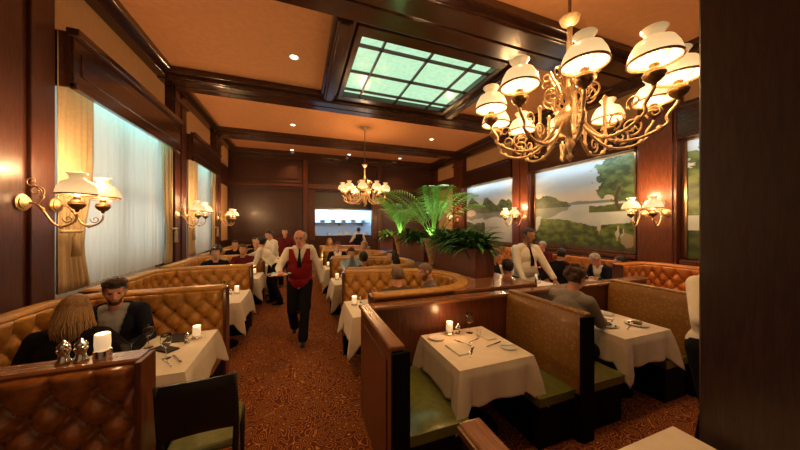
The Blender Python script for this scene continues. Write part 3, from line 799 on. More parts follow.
def table(cx, cy, hx, hy, where, seed, drop=.28, group=None):
    t = thing('dining_table', 'dining table under the white cloth ' + where, 'table', (cx, cy, 0))
    MB().box(-hx, hx, -hy, hy, .70, .735).build('tabletop', 'wood', t, bevel=.006)
    MB().lathe([(0, .03), (.035, .03), (.035, .70), (.0, .70)], n=12).build('pedestal', 'black_base', t, smooth='auto')
    MB().lathe([(0, 0), (.22, 0), (.22, .015), (.05, .04), (0, .04)], n=20).build('foot', 'black_base', t, smooth='auto')
    o = cloth_mesh(hx + .004, hy + .004, drop, seed).build('tablecloth', 'cloth', None, smooth='auto', fix=False); o.location = (cx, cy, .742)
    s = o.modifiers.new('t', 'SOLIDIFY'); s.thickness = .003; s.offset = 1
    tag(o, 'white tablecloth ' + where, 'tablecloth')
ZT = .747
def mk_candle(label, loc, rz):
    t = thing('candle_lamp', label, 'candle', loc)
    MB().lathe([(0, 0), (.042, 0), (.042, .012), (.034, .02), (.036, .035), (0, .035)], n=16).build('silver_base', 'silver', t, smooth='auto')
    MB().lathe([(.030, .034), (.034, .06), (.032, .125), (.029, .125), (.031, .06), (.028, .036)], n=18).build('frosted_glass', 'frosted_lit', t, smooth=True)
    MB().lathe([(0, .037), (.02, .037), (.02, .075), (.006, .08), (0, .08)], n=10).build('wax', 'wax_lit', t)
    MB().lathe([(0, .08), (.005, .086), (.004, .1), (0, .112)], n=8).build('flame', 'flame', t, smooth=True)
    return t
candle = Proto(mk_candle)
def mk_shaker(label, loc, rz):
    t = thing('pepper_mill', label, 'shaker', loc)
    MB().lathe([(0, 0), (.026, 0), (.028, .008), (.020, .02), (.017, .04), (.024, .055), (.024, .062), (0, .062)], n=16).build('mill_body', 'silver', t, smooth='auto')
    MB().lathe([(0, .062), (.018, .064), (.024, .078), (.018, .092), (.008, .095), (.009, .104), (0, .110)], n=16).build('mill_head', 'silver', t, smooth=True)
    return t
shaker = Proto(mk_shaker)
def mk_wine(label, loc, rz):
    t = thing('wine_glass', label, 'glass', loc)
    MB().lathe([(0, 0), (.034, 0), (.034, .003), (.006, .008), (.0045, .02), (.0045, .085), (.012, .095), (.033, .115), (.039, .145), (.036, .18), (.032, .20),
                (.031, .20), (.035, .18), (.0375, .145), (.031, .117), (.006, .098), (0, .097)], n=20).build('glass_body', 'glass', t, smooth=True)
    return t
wine = Proto(mk_wine)
def mk_tumbler(label, loc, rz):
    t = thing('water_glass', label, 'glass', loc)
    MB().lathe([(0, 0), (.030, 0), (.036, .11), (.034, .11), (.028, .008), (0, .008)], n=18).build('glass_body', 'glass', t, smooth='auto'); 
    return t
tumbler = Proto(mk_tumbler)
def mk_redwine(label, loc, rz):
    t = thing('wine_glass', label, 'glass', loc)
    MB().lathe([(0, 0), (.034, 0), (.034, .003), (.006, .008), (.0045, .02), (.0045, .085), (.012, .095), (.033, .115), (.039, .145), (.036, .18), (.032, .20),
                (.031, .20), (.035, .18), (.0375, .145), (.031, .117), (.006, .098), (0, .097)], n=20).build('glass_body', 'glass', t, smooth=True)
    MB().lathe([(0, .1), (.02, .105), (.034, .125), (.036, .145), (0, .145)], n=16).build('red_wine', 'wine', t, smooth='auto')
    return t
redwine = Proto(mk_redwine)
def mk_plate(label, loc, rz):
    t = thing('plate', label, 'plate', loc)
    MB().lathe([(0, 0), (.055, 0), (.06, .004), (.095, .013), (.096, .016), (.06, .008), (0, .007)], n=28).build('plate_body', 'porcelain', t, smooth='auto'); return t
plate = Proto(mk_plate)
def mk_knife(label, loc, rz):
    t = thing('knife', label, 'knife', loc, rz)
    MB().prism([(-.009, .0), (.009, .0), (.010, .09), (.003, .115), (-.006, .11)], 0, .002).build('blade', 'silver', t)
    MB().tube([(0, .0, .004), (0, -.05, .005), (0, -.10, .005)], [.006, .008, .007], 8, flat=.5).build('handle', 'silver', t, smooth=True); return t
knife = Proto(mk_knife)
def mk_fork(label, loc, rz):
    t = thing('fork', label, 'fork', loc, rz)
    mb = MB().prism([(-.004, 0), (.004, 0), (.011, .035), (-.011, .035)], .001, .003)
    for k in range(4): mb.box(-.011 + k * .0063, -.0085 + k * .0063, .035, .075, .001, .003)
    mb.build('tines', 'silver', t); MB().tube([(0, .0, .003), (0, -.06, .006), (0, -.11, .003)], [.004, .005, .007], 8, flat=.5).build('handle', 'silver', t, smooth=True); return t
fork = Proto(mk_fork)
def mk_napkin(label, loc, rz, m_='cloth_cream'):
    mb = MB().box(-.05, .05, -.11, .11, 0, .006).box(-.048, .05, -.108, .108, .006, .012)
    o = mb.build('folded_napkin', m_, None, bevel=.003); o.location = loc; o.rotation_euler = (0, 0, rz); return tag(o, label, 'napkin')
def mk_food(label, loc, rz, kinds=('food_green', 'food_red', 'food_brown')):
    t = thing('plated_food', label, 'food', loc, rz); rr = random.Random(label)
    for k in kinds:
        mb = MB()
        for _ in range(9): mb.ell((rr.gauss(0, .025), rr.gauss(0, .025), .010 + rr.uniform(0, .012)), (rr.uniform(.008, .018), rr.uniform(.008, .016), .009), None, 7, 5)
        mb.build({'food_green': 'greens', 'food_red': 'garnish', 'food_brown': 'meat'}[k], k, t, smooth=True)
    return t
# --- near left table
table(-1.14, 2.93, .32, .44, 'at the near left corner booth with the couple', 1, .26)
for k, (x, y) in enumerate(((-1.28, 3.08), (-1.04, 2.78))): wine.put((x, y, ZT), ('wine glass on the near left table, nearer the bearded man', 'wine glass on the near left table beside the black chair')[k])
candle.put((-.94, 3.16, ZT), 'small candle lamp at the aisle side of the near left table'); shaker.put((-1.01, 3.13, ZT), 'silver pepper mill beside the candle on the near left table', scale=.8); shaker.put((-.99, 3.07, ZT), 'silver salt mill in front of the candle on the near left table', scale=.75)
lamp('candle_glow', 'POINT', (-.94, 3.16, ZT + .16), 1.0, (1, .6, .25), .03)
mk_napkin('dark folded napkin on the near left table by the couple', (-1.12, 2.98, ZT), .9, 'napkin_dark'); tag(MB().box(-.09, .09, -.12, .12, 0, .006).build('menu', 'napkin_dark', None, bevel=.002, loc=(-1.12, 3.24, ZT)), 'dark menu lying on the near left table in front of the tufted back', 'menu')
tag(MB().box(-.1, .1, -.14, .14, 0, .002).build('paper_sheet', 'paper', None, loc=(-1.22, 2.75, ZT)), 'sheet of paper on the near left table', 'paper')
knife.put((-.95, 2.74, ZT), 'knife on the near left table by the black chair', .6); fork.put((-.99, 2.68, ZT), 'fork on the near left table by the black chair', .6)
tumbler.put((-1.36, 2.92, ZT), 'water glass in front of the bearded man'); plate.put((-1.30, 2.62, ZT), 'white side plate on the near left table')
# --- on the nearest top rail
ZR = 1.104
for k, x in enumerate((-1.20, -1.13)): shaker.put((x, 2.01, ZR), ('silver mill on the wooden bench rail, left one of the pair', 'silver mill on the wooden bench rail, next to the candle')[k], scale=1.15)
tt = thing('candle_lamp', 'larger frosted candle lamp on the nearest wooden bench rail', 'candle', (-1.04, 2.01, ZR)); tt.scale = (.66, .66, 1)
MB().lathe([(0, 0), (.058, 0), (.058, .045), (.046, .05), (0, .05)], n=22).build('silver_base', 'silver', tt, smooth='auto')
MB().lathe([(.048, .05), (.052, .08), (.050, .135), (.042, .14), (.042, .13), (.044, .08), (.043, .052)], n=22).build('frosted_glass', 'frosted_lit', tt, smooth=True)
MB().lathe([(0, .052), (.03, .052), (.03, .09), (0, .092)], n=14).build('wax', 'wax_lit', tt)
MB().lathe([(0, .092), (.006, .1), (.004, .115), (0, .125)], n=8).build('flame', 'flame', tt, smooth=True)
lamp('candle_glow', 'POINT', (-1.04, 2.01, ZR + .2), 1.2, (1, .6, .25), .03)
# --- other left tables
for k, y in enumerate((4.84, 6.66, 8.50, 10.3)):
    nm = ('in the second booth from the near left', 'in the third left booth', 'in the fourth booth on the left', 'in the farthest left booth')[k]
    table(-1.12, y, .32, .42, nm, 10 + k, .30)
    candle.put((-.95, y + .15, ZT), 'candle lamp on the table ' + nm); lamp('candle_glow', 'POINT', (-.95, y + .15, ZT + .16), .8, (1, .6, .25), .03)
    shaker.put((-1.03, y + .12, ZT), 'silver pepper mill on the table ' + nm, scale=.85)
    wine.put((-1.15, y + .2, ZT), 'wine glass on the table ' + nm)
    plate.put((-1.12, y - .2, ZT), 'white plate on the table ' + nm)
# --- right aisle tables inside horseshoes
for k, y in enumerate((3.60, 5.44, 7.30, 9.15)):
    nm = ('in the nearest horseshoe booth', 'in the second horseshoe booth', 'in the third horseshoe booth', 'in the farthest horseshoe booth')[k]
    table(.98, y, .38, .36, nm, 20 + k, .32)
    candle.put((.70, y + .12, ZT), 'candle lamp on the table ' + nm); lamp('candle_glow', 'POINT', (.70, y + .12, ZT + .16), .8, (1, .6, .25), .03)
    wine.put((.95, y + .1, ZT), 'wine glass on the table ' + nm); plate.put((1.1, y - .15, ZT), 'white plate on the table ' + nm)
    shaker.put((.80, y + .18, ZT), 'silver pepper mill on the table ' + nm, scale=.85)
# --- booth table 1
table(1.50, 2.13, .36, .35, 'in the nearest square booth with green seats', 31, .27)
candle.put((1.42, 2.41, ZT), 'lit candle lamp on the nearest booth table against the partition'); lamp('candle_glow', 'POINT', (1.42, 2.40, ZT + .17), 1.6, (1, .5, .2), .03)
shaker.put((1.49, 2.38, ZT), 'silver mill right of the candle on the nearest booth table', scale=.85); shaker.put((1.53, 2.42, ZT), 'silver mill behind, against the partition on the nearest booth table', scale=.85)
wine.put((1.63, 2.37, ZT), 'empty wine glass on the nearest booth table'); tumbler.put((1.67, 2.27, ZT), 'short water glass on the nearest booth table', scale=.6)
plate.put((1.25, 2.36, ZT), 'small white plate at the left rear of the nearest booth table', scale=.8); plate.put((1.76, 1.97, ZT), 'small white plate at the right of the nearest booth table', scale=.8)
mk_napkin('folded cream napkin at the left of the nearest booth table', (1.30, 2.08, ZT), .05); mk_napkin('folded cream napkin at the right of the nearest booth table', (1.72, 2.25, ZT), .1)
knife.put((1.38, 1.98, ZT), 'knife at the left setting of the nearest booth table', .9 - PI / 2); knife.put((1.42, 2.03, ZT), 'small knife beside the left napkin of the nearest booth table', .7 - PI / 2, scale=.7)
fork.put((1.42, 2.20, ZT), 'fork near the middle of the nearest booth table', .4); knife.put((1.68, 2.06, ZT), 'knife at the right setting of the nearest booth table', -1.3)
fork.put((1.58, 2.20, ZT), 'fork at the right setting of the nearest booth table', -1.2); knife.put((1.77, 1.975, ZT + .012), 'small knife resting on the right plate of the nearest booth table', 1.2, scale=.6)
# --- booth table 2
table(3.32, 2.10, .36, .38, 'in the second square booth with the curly-haired diner', 32, .27)
tumbler.put((3.06, 2.36, ZT), 'water glass on the second booth table near the diner'); redwine.put((3.26, 2.38, ZT), 'wine glass with red wine on the second booth table')
plate.put((3.54, 2.28, ZT), 'white plate at the rear right of the second booth table'); plate.put((3.16, 2.02, ZT), 'plate of food in front of the curly-haired diner', scale=1.15); plate.put((3.50, 1.92, ZT), 'plate of food at the right of the second booth table', scale=1.15)
mk_food('dark grilled food in front of the curly-haired diner', (3.16, 2.02, ZT + .008), 0, ('food_brown', 'food_green')); mk_food('green salad on the right plate of the second booth table', (3.50, 1.92, ZT + .008), 1)
mk_napkin('crumpled white napkin at the rear of the second booth table', (3.38, 2.22, ZT), .5)
knife.put((3.34, 2.08, ZT), 'knife across the middle of the second booth table', -1.1); fork.put((3.33, 1.90, ZT), 'fork near the front of the second booth table', -1.2)
# --- table at bottom right corner
table(1.60, .50, .32, .38, 'in the bottom right foreground', 33, .25)
# --- right section tables
RT_ = [(5.45, 3.95, .42, .38, 'by the two men in dark suits'), (4.15, 3.95, .36, .36, 'beside the standing white-jacketed waiter'), (3.75, 5.2, .36, .36, 'behind the standing waiter'), (5.35, 5.75, .4, .36, 'under the big mural, farther booth'), (4.6, 7.5, .4, .36, 'under the misty mural')]
for k, (x, y, hx, hy, nm) in enumerate(RT_):
    table(x, y, hx, hy, nm, 40 + k, .28)
    for q in range(2): tumbler.put((x - .12 + .22 * q, y + .1 - .12 * q, ZT), ('left', 'right')[q] + ' water glass on the table ' + nm)
    redwine.put((x + .02, y + .05, ZT), 'red wine glass on the table ' + nm); plate.put((x - .2, y - .15, ZT), 'white plate on the table ' + nm)
    candle.put((x + .25, y + .2, ZT), 'candle lamp on the table ' + nm); mk_food('green food on the table ' + nm, (x - .2, y - .15, ZT + .008), k)
# extra things on the suits' table
redwine.put((5.25, 3.85, ZT), 'second red wine glass before the two men in dark suits'); tumbler.put((5.6, 3.75, ZT), 'third water glass before the two men in dark suits', scale=1.2)

# ---------------------------------------------------------------- planters, urns, palms
def planter(y0, y1, label):
    t = thing('planter_box', label, 'planter', (2.53, (y0 + y1) / 2, 1.087)); h = (y1 - y0) / 2
    MB().box(-.17, -.13, -h, h, 0, .42).box(.13, .17, -h, h, 0, .42).box(-.13, .13, -h, -h + .04, 0, .42).box(-.13, .13, h - .04, h, 0, .42).box(-.13, .13, -h + .04, h - .04, 0, .02).build('box', 'wood_red', t, bevel=.006)
    MB().box(-.13, .13, -h + .04, h - .04, .02, .38).build('soil', 'soil', t); return t
PB = [(3.30, 4.58, 'dark wooden planter box behind the nearest booth, full of broad leaves'), (5.02, 6.45, 'dark wooden planter box between the two palm urns'), (6.95, 8.2, 'dark wooden planter box behind the farther palm urn')]
for a, b_, lb in PB: planter(a, b_, lb)
def leafy(name, label, cx, cy, cz, n, L, seed, spread, m_='leaf_dark', wd=.032):
    rr = random.Random(seed); mb = MB()
    for k in range(n):
        bx, by = rr.uniform(-spread[0], spread[0]), rr.uniform(-spread[1], spread[1])
        a = rr.uniform(0, 2 * PI); ln = L * rr.uniform(.7, 1.2); up = rr.uniform(.45, 1.5)
        d = Vector((math.cos(a), math.sin(a), 0)); s = Vector((-d.y, d.x, 0)); p = Vector((bx, by, 0)); v = []; pit = up
        for j in range(8):
            q = j / 7; w_ = wd * math.sin(PI * (q * .88 + .10)) ** .8 * (1 if q < .98 else .1)
            sd = s * w_
            v += [p - sd + Vector((0, 0, w_ * .35)), p, p + sd + Vector((0, 0, w_ * .35))]
            p = p + (d * math.cos(pit) + Vector((0, 0, math.sin(pit)))) * ln / 7; pit -= .17 + .14 * rr.random()
        f = []
        for j in range(7):
            for c in range(2): f.append((j * 3 + c, j * 3 + c + 1, (j + 1) * 3 + c + 1, (j + 1) * 3 + c))
        mb.add(v, f)
    t = thing(name, label, 'plant', (cx, cy, cz)); mb.build('leaves', m_, t, smooth=True, fix=False)
    st = MB()
    for k in range(10): st.tube([(rr.uniform(-spread[0], spread[0]) * .8, rr.uniform(-spread[1], spread[1]) * .8, 0)] * 1 + [(rr.uniform(-spread[0], spread[0]) * .8, rr.uniform(-spread[1], spread[1]) * .8, .16)], .006, 5)
    st.build('stems', 'palm_stem', t); return t
leafy('broadleaf_plant', 'dark green broad-leaved plant spilling from the nearest planter box, near end', 2.53, 3.62, 1.45, 170, .50, 1, (.10, .26)); leafy('broadleaf_plant', 'dark green broad-leaved plant at the far end of the nearest planter box', 2.53, 4.25, 1.45, 150, .55, 2, (.10, .26))
leafy('broadleaf_plant', 'dark leafy plant in the planter between the two urns', 2.53, 5.75, 1.45, 170, .50, 3, (.10, .5)); leafy('broadleaf_plant', 'bright green leafy plant left of the farther palm', 2.50, 7.7, 1.45, 150, .40, 4, (.10, .4), 'leaf_palm')
def urn(y, label):
    t = thing('palm_urn', label, 'urn', (2.50, y, 1.087)); 
    MB().lathe([(0, 0), (.11, 0), (.12, .03), (.10, .05), (.13, .16), (.17, .32), (.19, .42), (.215, .45), (.215, .49), (.19, .49), (.17, .43), (0, .43)], n=28).build('urn_body', 'terracotta', t, smooth='auto')
    MB().lathe([(0, .44), (.172, .44)], n=20).build('soil', 'soil', t); return t
urn(4.84, 'pale terracotta urn holding the larger palm'); urn(6.70, 'pale terracotta urn holding the farther, smaller palm')
def palm(x, y, z, H_, R_, n, seed, label):
    rr = random.Random(seed); t = thing('potted_palm', label, 'palm', (x, y, z))
    st = MB()
    for k in range(n):
        a = 2 * PI * k / n + rr.uniform(-.25, .25); d = Vector((math.cos(a), math.sin(a), 0)); el = rr.uniform(1.0, 1.55); ln = H_ * rr.uniform(.75, 1.15)
        p = d * .03; pit = el; pts = [p.copy()]; N_ = 26
        bend = (el * .75 + rr.uniform(-.1, .45)) / N_
        for j in range(N_):
            pit -= bend * (.3 + 1.4 * j / N_); p = p + (d * math.cos(pit) + Vector((0, 0, math.sin(pit)))) * ln / N_; pts.append(p.copy())
        mb = MB(); mb.tube(pts, [.010 - .008 * j / N_ for j in range(N_ + 1)], 5, 0)
        for j in range(9, N_ + 1):
            q = (j - 9) / (N_ - 9); tdir = (pts[j] - pts[j - 1]).normalized(); sd = tdir.cross(Vector((0, 0, 1))).normalized(); L_ = .36 * math.sin(PI * (q * .75 + .2)) * H_ 
            for sg in (-1, 1):
                for hh in (0,):
                    p0 = pts[j].lerp(pts[j - 1], hh); dr = (sd * sg * .8 + tdir * .9 + Vector((0, 0, .15))).normalized(); wv = tdir.cross(dr).cross(dr).normalized() * .014
                    tip = p0 + dr * L_ + Vector((0, 0, -L_ * .42)); mid = p0 + dr * L_ * .5
                    mb.add([p0, mid + wv, tip, mid - wv], [(0, 1, 2, 3)], 1)
        mb.build('frond', ['palm_stem', 'leaf_palm'], t, fix=False)
    for k in range(7):
        a = 2 * PI * k / 7; st.tube([(.05 * math.cos(a), .05 * math.sin(a), 0), (.03 * math.cos(a + .4), .03 * math.sin(a + .4), .3), (.07 * math.cos(a), .07 * math.sin(a), .55 * H_)], [.02, .014, .008], 6)
    st.build('stems', 'palm_stem', t, smooth=True); return t
palm(2.50, 4.84, 1.535, 1.35, .65, 12, 5, 'large green palm lit from below, in the nearer urn'); palm(2.50, 6.70, 1.535, 1.2, .7, 10, 6, 'smaller bright green palm in the farther urn')
def uplight(x, y, label, e):
    t = thing('plant_uplight', label, 'spotlight', (x, y, 1.53))
    MB().lathe([(0, 0), (.03, 0), (.035, .06), (.03, .065), (.0, .05)], n=14).build('housing', 'leather_dark', t, smooth='auto')
    l = lamp('uplight_beam', 'SPOT', (x, y, 1.61), e, (.50, 1.0, .32), .03, (PI, 0, 0), 115, .8)
uplight(2.40, 4.74, 'small green spotlight in the nearer urn', 15); uplight(2.40, 6.60, 'small green spotlight in the farther urn', 14)
lamp('leaf_accent', 'SPOT', (2.55, 4.72, 3.6), 60, (.75, 1.0, .7), .05, (math.radians(-8), 0, 0), 80, .8)

# ---------------------------------------------------------------- lamps
SHADE = [(.058, .200), (.070, .210), (.074, .204), (.056, .180), (.050, .155), (.066, .142), (.106, .118), (.130, .070), (.142, .030), (.146, .0), (.142, .0), (.137, .03), (.125, .068), (.100, .112), (.062, .136), (.045, .150)]
def lamp_unit(parent, p):
    """opal shade over a brass oil font; p = centre of the shade's rim"""
    x, y, z = p
    sh = MB().lathe(SHADE, n=28, flute=0).build('lamp_shade', 'opal', parent, smooth=True, loc=p)
    MB().lathe([(.140, -.008), (.149, -.008), (.149, .006), (.140, .006), (.140, -.008)], n=28).build('rim_band', 'brass_dark', sh, smooth='auto')
    MB().lathe([(0, -.02), (.014, -.02), (.020, .02), (.012, .07), (0, .075)], n=12).build('bulb', 'bulb', sh, smooth=True)
    f = MB().lathe([(0, -.175), (.012, -.17), (.018, -.15), (.030, -.145), (.055, -.120), (.062, -.095), (.055, -.070), (.030, -.058), (.024, -.045), (.030, -.035), (.024, -.022), (0, -.02)], n=18).build('oil_font', 'brass_dark', parent, smooth=True, loc=p)
    MB().lathe([(.058, -.100), (.064, -.098), (.064, -.090), (.058, -.088)], n=18).build('font_band', 'brass', f, smooth=True)
    g = MB()
    for k in range(3):
        a = 2 * PI * k / 3; g.tube([(.024 * math.cos(a), .024 * math.sin(a), -.035), (.09 * math.cos(a), .09 * math.sin(a), -.035), (.143 * math.cos(a), .143 * math.sin(a), 0)], .003, 5)
    g.build('shade_holder', 'brass', parent, loc=p)
def scroll(mb, c, u, v, r0, turns, th, start=0, n=26, k=.8):
    c = Vector(c); u = Vector(u); v = Vector(v); pts = []
    for i in range(n + 1):
        q = i / n; a = start + turns * 2 * PI * q; r = r0 * (1 - k * q); pts.append(c + u * (r * math.cos(a)) + v * (r * math.sin(a)))
    mb.tube(pts, [th * (1 - .4 * i / n) for i in range(n + 1)], 6)
def scrolls(parent, loc, *fs):
    for g in fs:
        mb = MB(); g(mb); mb.build('scroll', 'brass', parent, smooth=True)
def mk_sconce(label, loc, rz):
    """arm leaves the wall along local +x"""
    t = thing('wall_sconce', label, 'wall lamp', loc, rz)
    v = MB(); v.lathe([(0, 0), (.075, 0), (.078, .012), (.06, .02), (.062, .03), (.04, .045), (.02, .055), (0, .058)], n=22); v.v = [(z, y, x) for x, y, z in v.v]; v.build('backplate', 'brass', t, smooth='auto')
    a = MB()
    pts = []
    for i in range(17):
        q = i / 16; pts.append((.04 + .36 * q, 0, -.03 - .22 * math.sin(PI * min(1, q * 1.15)) * (1 if q < .87 else 1) + .0))
    pts = [(.05, 0, 0), (.11, 0, -.02), (.16, 0, -.10), (.21, 0, -.19), (.27, 0, -.225), (.34, 0, -.20), (.38, 0, -.15), (.385, 0, -.10)]
    a.tube(pts, .010, 8, sub=3); a.ell((.27, 0, -.225), (.02, .016, .02)); a.ell((.14, 0, -.06), (.018, .015, .018)); ao = a.build('arm', 'brass', t, smooth=True)
    X = Vector((1, 0, 0)); Z = Vector((0, 0, 1))
    scrolls(ao, None, lambda s: scroll(s, (.10, 0, .11), X, Z, .06, 1.3, .007, -1.2), lambda s: scroll(s, (.07, 0, .20), X, Z, .045, -1.2, .006, -1.0), lambda s: s.tube([(.10, 0, -.02), (.15, 0, .05), (.13, 0, .12), (.09, 0, .16)], .007, 6), lambda s: scroll(s, (.32, 0, -.15), X, Z, .04, 1.2, .006, 3))
    lamp_unit(t, (.385, 0, .09)); return t
sconce = Proto(mk_sconce)
ZS = 2.06
def sc(side, y, label, e=16):
    x = XL + .175 if side < 0 else XR - .175
    sconce.put((x, y, ZS), label, 0 if side < 0 else PI)
    lamp('sconce_glow', 'POINT', (x + (.385 if side < 0 else -.385), y, ZS + .05), e * .9, WARM, .04)
    lamp('sconce_upglow', 'POINT', (x + (.385 if side < 0 else -.385), y, ZS + .36), e * 1.5, WARM, .04)
for side, y, lb in ((-1, 3.58, 'brass wall lamp with opal shade, nearest on the left wall'), (-1, 3.95, 'brass wall lamp with opal shade just before the nearer curtain'), (-1, 6.95, 'left wall lamp between the two windows, nearer of its pair'), (-1, 7.42, 'left wall lamp between the two windows, farther of its pair'),
                    (-1, 9.92, 'left wall lamp past the farther window, nearer of its pair'), (-1, 10.33, 'left wall lamp past the farther window, farther of its pair'),
                    (1, 3.30, 'right wall lamp beside the big mural, left of its pair'), (1, 2.96, 'right wall lamp beside the big mural, right one of its pair'), (1, 6.64, 'right wall lamp between the murals, left of its pair'), (1, 6.26, 'right wall lamp between the murals, right of its pair'), (1, 9.9, 'right wall lamp behind the palm fronds')):
    sc(side, y, lb)
def chandelier(x, y, z, R_, n, label, e, ztop, phase=0):
    t = thing('chandelier', label, 'chandelier', (x, y, z))
    MB().lathe([(0, -.52), (.015, -.50), (.03, -.47), (.012, -.44), (.02, -.40), (.045, -.36), (.02, -.32), (.03, -.28), (.09, -.22), (.13, -.15), (.13, -.10), (.08, -.04), (.04, 0), (.03, .10), (.06, .14), (.03, .18), (.025, .34), (.055, .38), (.03, .42), (.022, .62)], n=24).build('central_column', 'brass', t, smooth=True)
    MB().lathe([(.022, .60), (.022, .72), (.07, .76), (.085, .80), (.05, .82), (.0, .82)], n=20).build('upper_cup', 'brass', t, smooth='auto')
    MB().lathe([(.014, .8), (.014, ztop - z - .04)], n=10).build('hanging_rod', 'brass_dark', t, smooth=True)
    MB().lathe([(.0, ztop - z - .10), (.03, ztop - z - .09), (.09, ztop - z - .02), (.10, ztop - z - .001), (0, ztop - z - .001)], n=20).build('ceiling_rose', 'brass', t, smooth='auto')
    for k in range(n):
        a = 2 * PI * k / n + phase; U = Vector((math.cos(a), math.sin(a), 0)); Z = Vector((0, 0, 1)); q = lambda r, zz: U * r + Z * zz
        am = MB()
        am.tube([q(.10, -.16), q(.20, -.30), q(.34, -.40), q(.50, -.40), q(.64, -.33), q(.72 * R_ / .78, -.25) if 0 else q(R_ - .06, -.27), q(R_ - .005, -.19), q(R_, -.14)], [.0125] * 8, 8, sub=4)
        am.ell(q(.34, -.40), (.022, .022, .026)); am.ell(q(.60, -.355), (.022, .022, .026)); ao = am.build('arm', 'brass', t, smooth=True)
        scrolls(ao, None, lambda s: scroll(s, q(.43, -.30), U, Z, .075, 1.4, .009, -1.6), lambda s: scroll(s, q(R_ - .13, -.22), U, Z, .055, -1.2, .008, -2.2), lambda s: scroll(s, q(.15, .10), U, Z, .085, 1.3, .009, -1.5), lambda s: scroll(s, q(.20, .25), U, Z, .06, -1.2, .008, -2),
                lambda s: s.tube([q(.05, -.05), q(.13, .02), q(.10, .16), q(.17, .32)], .009, 6))
        if k % 2 == 0:
            MB().lathe([(0, -.40), (.012, -.38), (.022, -.35), (.01, -.32), (.012, -.26), (.020, -.22), (.012, -.18), (.014, -.06), (.022, -.03), (0, 0)], tuple(q(.26, .02)), n=12).build('spindle', 'brass', t, smooth=True)
        lamp_unit(t, tuple(q(R_, 0)))
        if e: 
            p = Vector((x, y, z)) + q(R_, -.03); lamp('chandelier_glow', 'POINT', p, e, WARM, .05)
    if e: lamp('chandelier_upglow', 'POINT', (x, y, z + .45), e * 13, WARM, .08)
    return t
chandelier(2.33, 1.81, 2.95, .70, 10, 'large brass chandelier with opal shades hanging in the right foreground', 8, ZC, math.radians(-135))
chandelier(1.9, 8.35, 2.93, .68, 10, 'brass chandelier with opal shades hanging far back before the kitchen window', 8, ZC, 0)
# ---------------------------------------------------------------- people
def capsule(mb, p0, p1, r0, r1, flat=1.0, wide=None, inf=0, n=12):
    p0 = Vector(p0); p1 = Vector(p1); t = p1 - p0; L = t.length
    if L < 1e-5: t = Vector((0, 0, 1)); L = 1e-5
    t.normalize(); r0 += inf; r1 += inf
    wv = Vector(wide) if wide is not None else (Vector((1, 0, 0)) if abs(t.x) < .9 else Vector((0, 1, 0)))
    a = (wv - t * wv.dot(t)).normalized(); b = t.cross(a)
    rings = []
    for k in range(4): an = PI / 2 * k / 4; rings.append((-r0 * math.cos(an), r0 * math.sin(an)))
    for k in range(5): q = k / 4; rings.append((L * q, r0 + (r1 - r0) * q))
    for k in range(1, 5): an = PI / 2 * k / 4; rings.append((L + r1 * math.sin(an), r1 * math.cos(an)))
    v = []
    for d, r in rings:
        r = max(r, 1e-4)
        for k in range(n):
            an = 2 * PI * k / n; v.append(p0 + t * d + a * (r * math.cos(an)) + b * (r * flat * math.sin(an)))
    m = len(rings)
    f = [(i * n + k, i * n + (k + 1) % n, (i + 1) * n + (k + 1) % n, (i + 1) * n + k) for i in range(m - 1) for k in range(n)]
    f += [tuple(reversed(range(n))), tuple(range((m - 1) * n, m * n))]
    mb.add(v, f)
def remesh(mb, name, material, parent, vox, cut=None, smooth=2, thick=0):
    me = mb.mesh(name + '_raw')
    bm = bmesh.new(); bm.from_mesh(me); bmesh.ops.recalc_face_normals(bm, faces=bm.faces); bm.to_mesh(me); bm.free()
    o = bpy.data.objects.new(name + '_raw', me); COL.objects.link(o)
    r = o.modifiers.new('r', 'REMESH'); r.mode = 'VOXEL'; r.voxel_size = vox; r.use_smooth_shade = True
    s = o.modifiers.new('s', 'SMOOTH'); s.factor = .5; s.iterations = smooth
    dg = bpy.context.evaluated_depsgraph_get(); dg.update()
    me2 = bpy.data.meshes.new_from_object(o.evaluated_get(dg), depsgraph=dg)
    bpy.data.objects.remove(o); bpy.data.meshes.remove(me)
    if cut:
        bm = bmesh.new(); bm.from_mesh(me2)
        dv = [v for v in bm.verts if cut(v.co)]
        bmesh.ops.delete(bm, geom=dv, context='VERTS'); bm.to_mesh(me2); bm.free()
    me2.name = name; me2.materials.clear(); me2.materials.append(MAT[material])
    me2.polygons.foreach_set('use_smooth', [True] * len(me2.polygons))
    ob = bpy.data.objects.new(name, me2); COL.objects.link(ob); ob.parent = parent
    if thick: q = ob.modifiers.new('t', 'SOLIDIFY'); q.thickness = thick; q.offset = -1
    return ob
def ik(A, T, l1, l2, pole):
    A = Vector(A); T = Vector(T); d = T - A; D = min(d.length, (l1 + l2) * .995); dn = d.normalized(); T = A + dn * D
    x = (l1 * l1 - l2 * l2 + D * D) / (2 * D); h = math.sqrt(max(0, l1 * l1 - x * x))
    pl = Vector(pole); pl = (pl - dn * pl.dot(dn)).normalized()
    return A + dn * x + pl * h, T
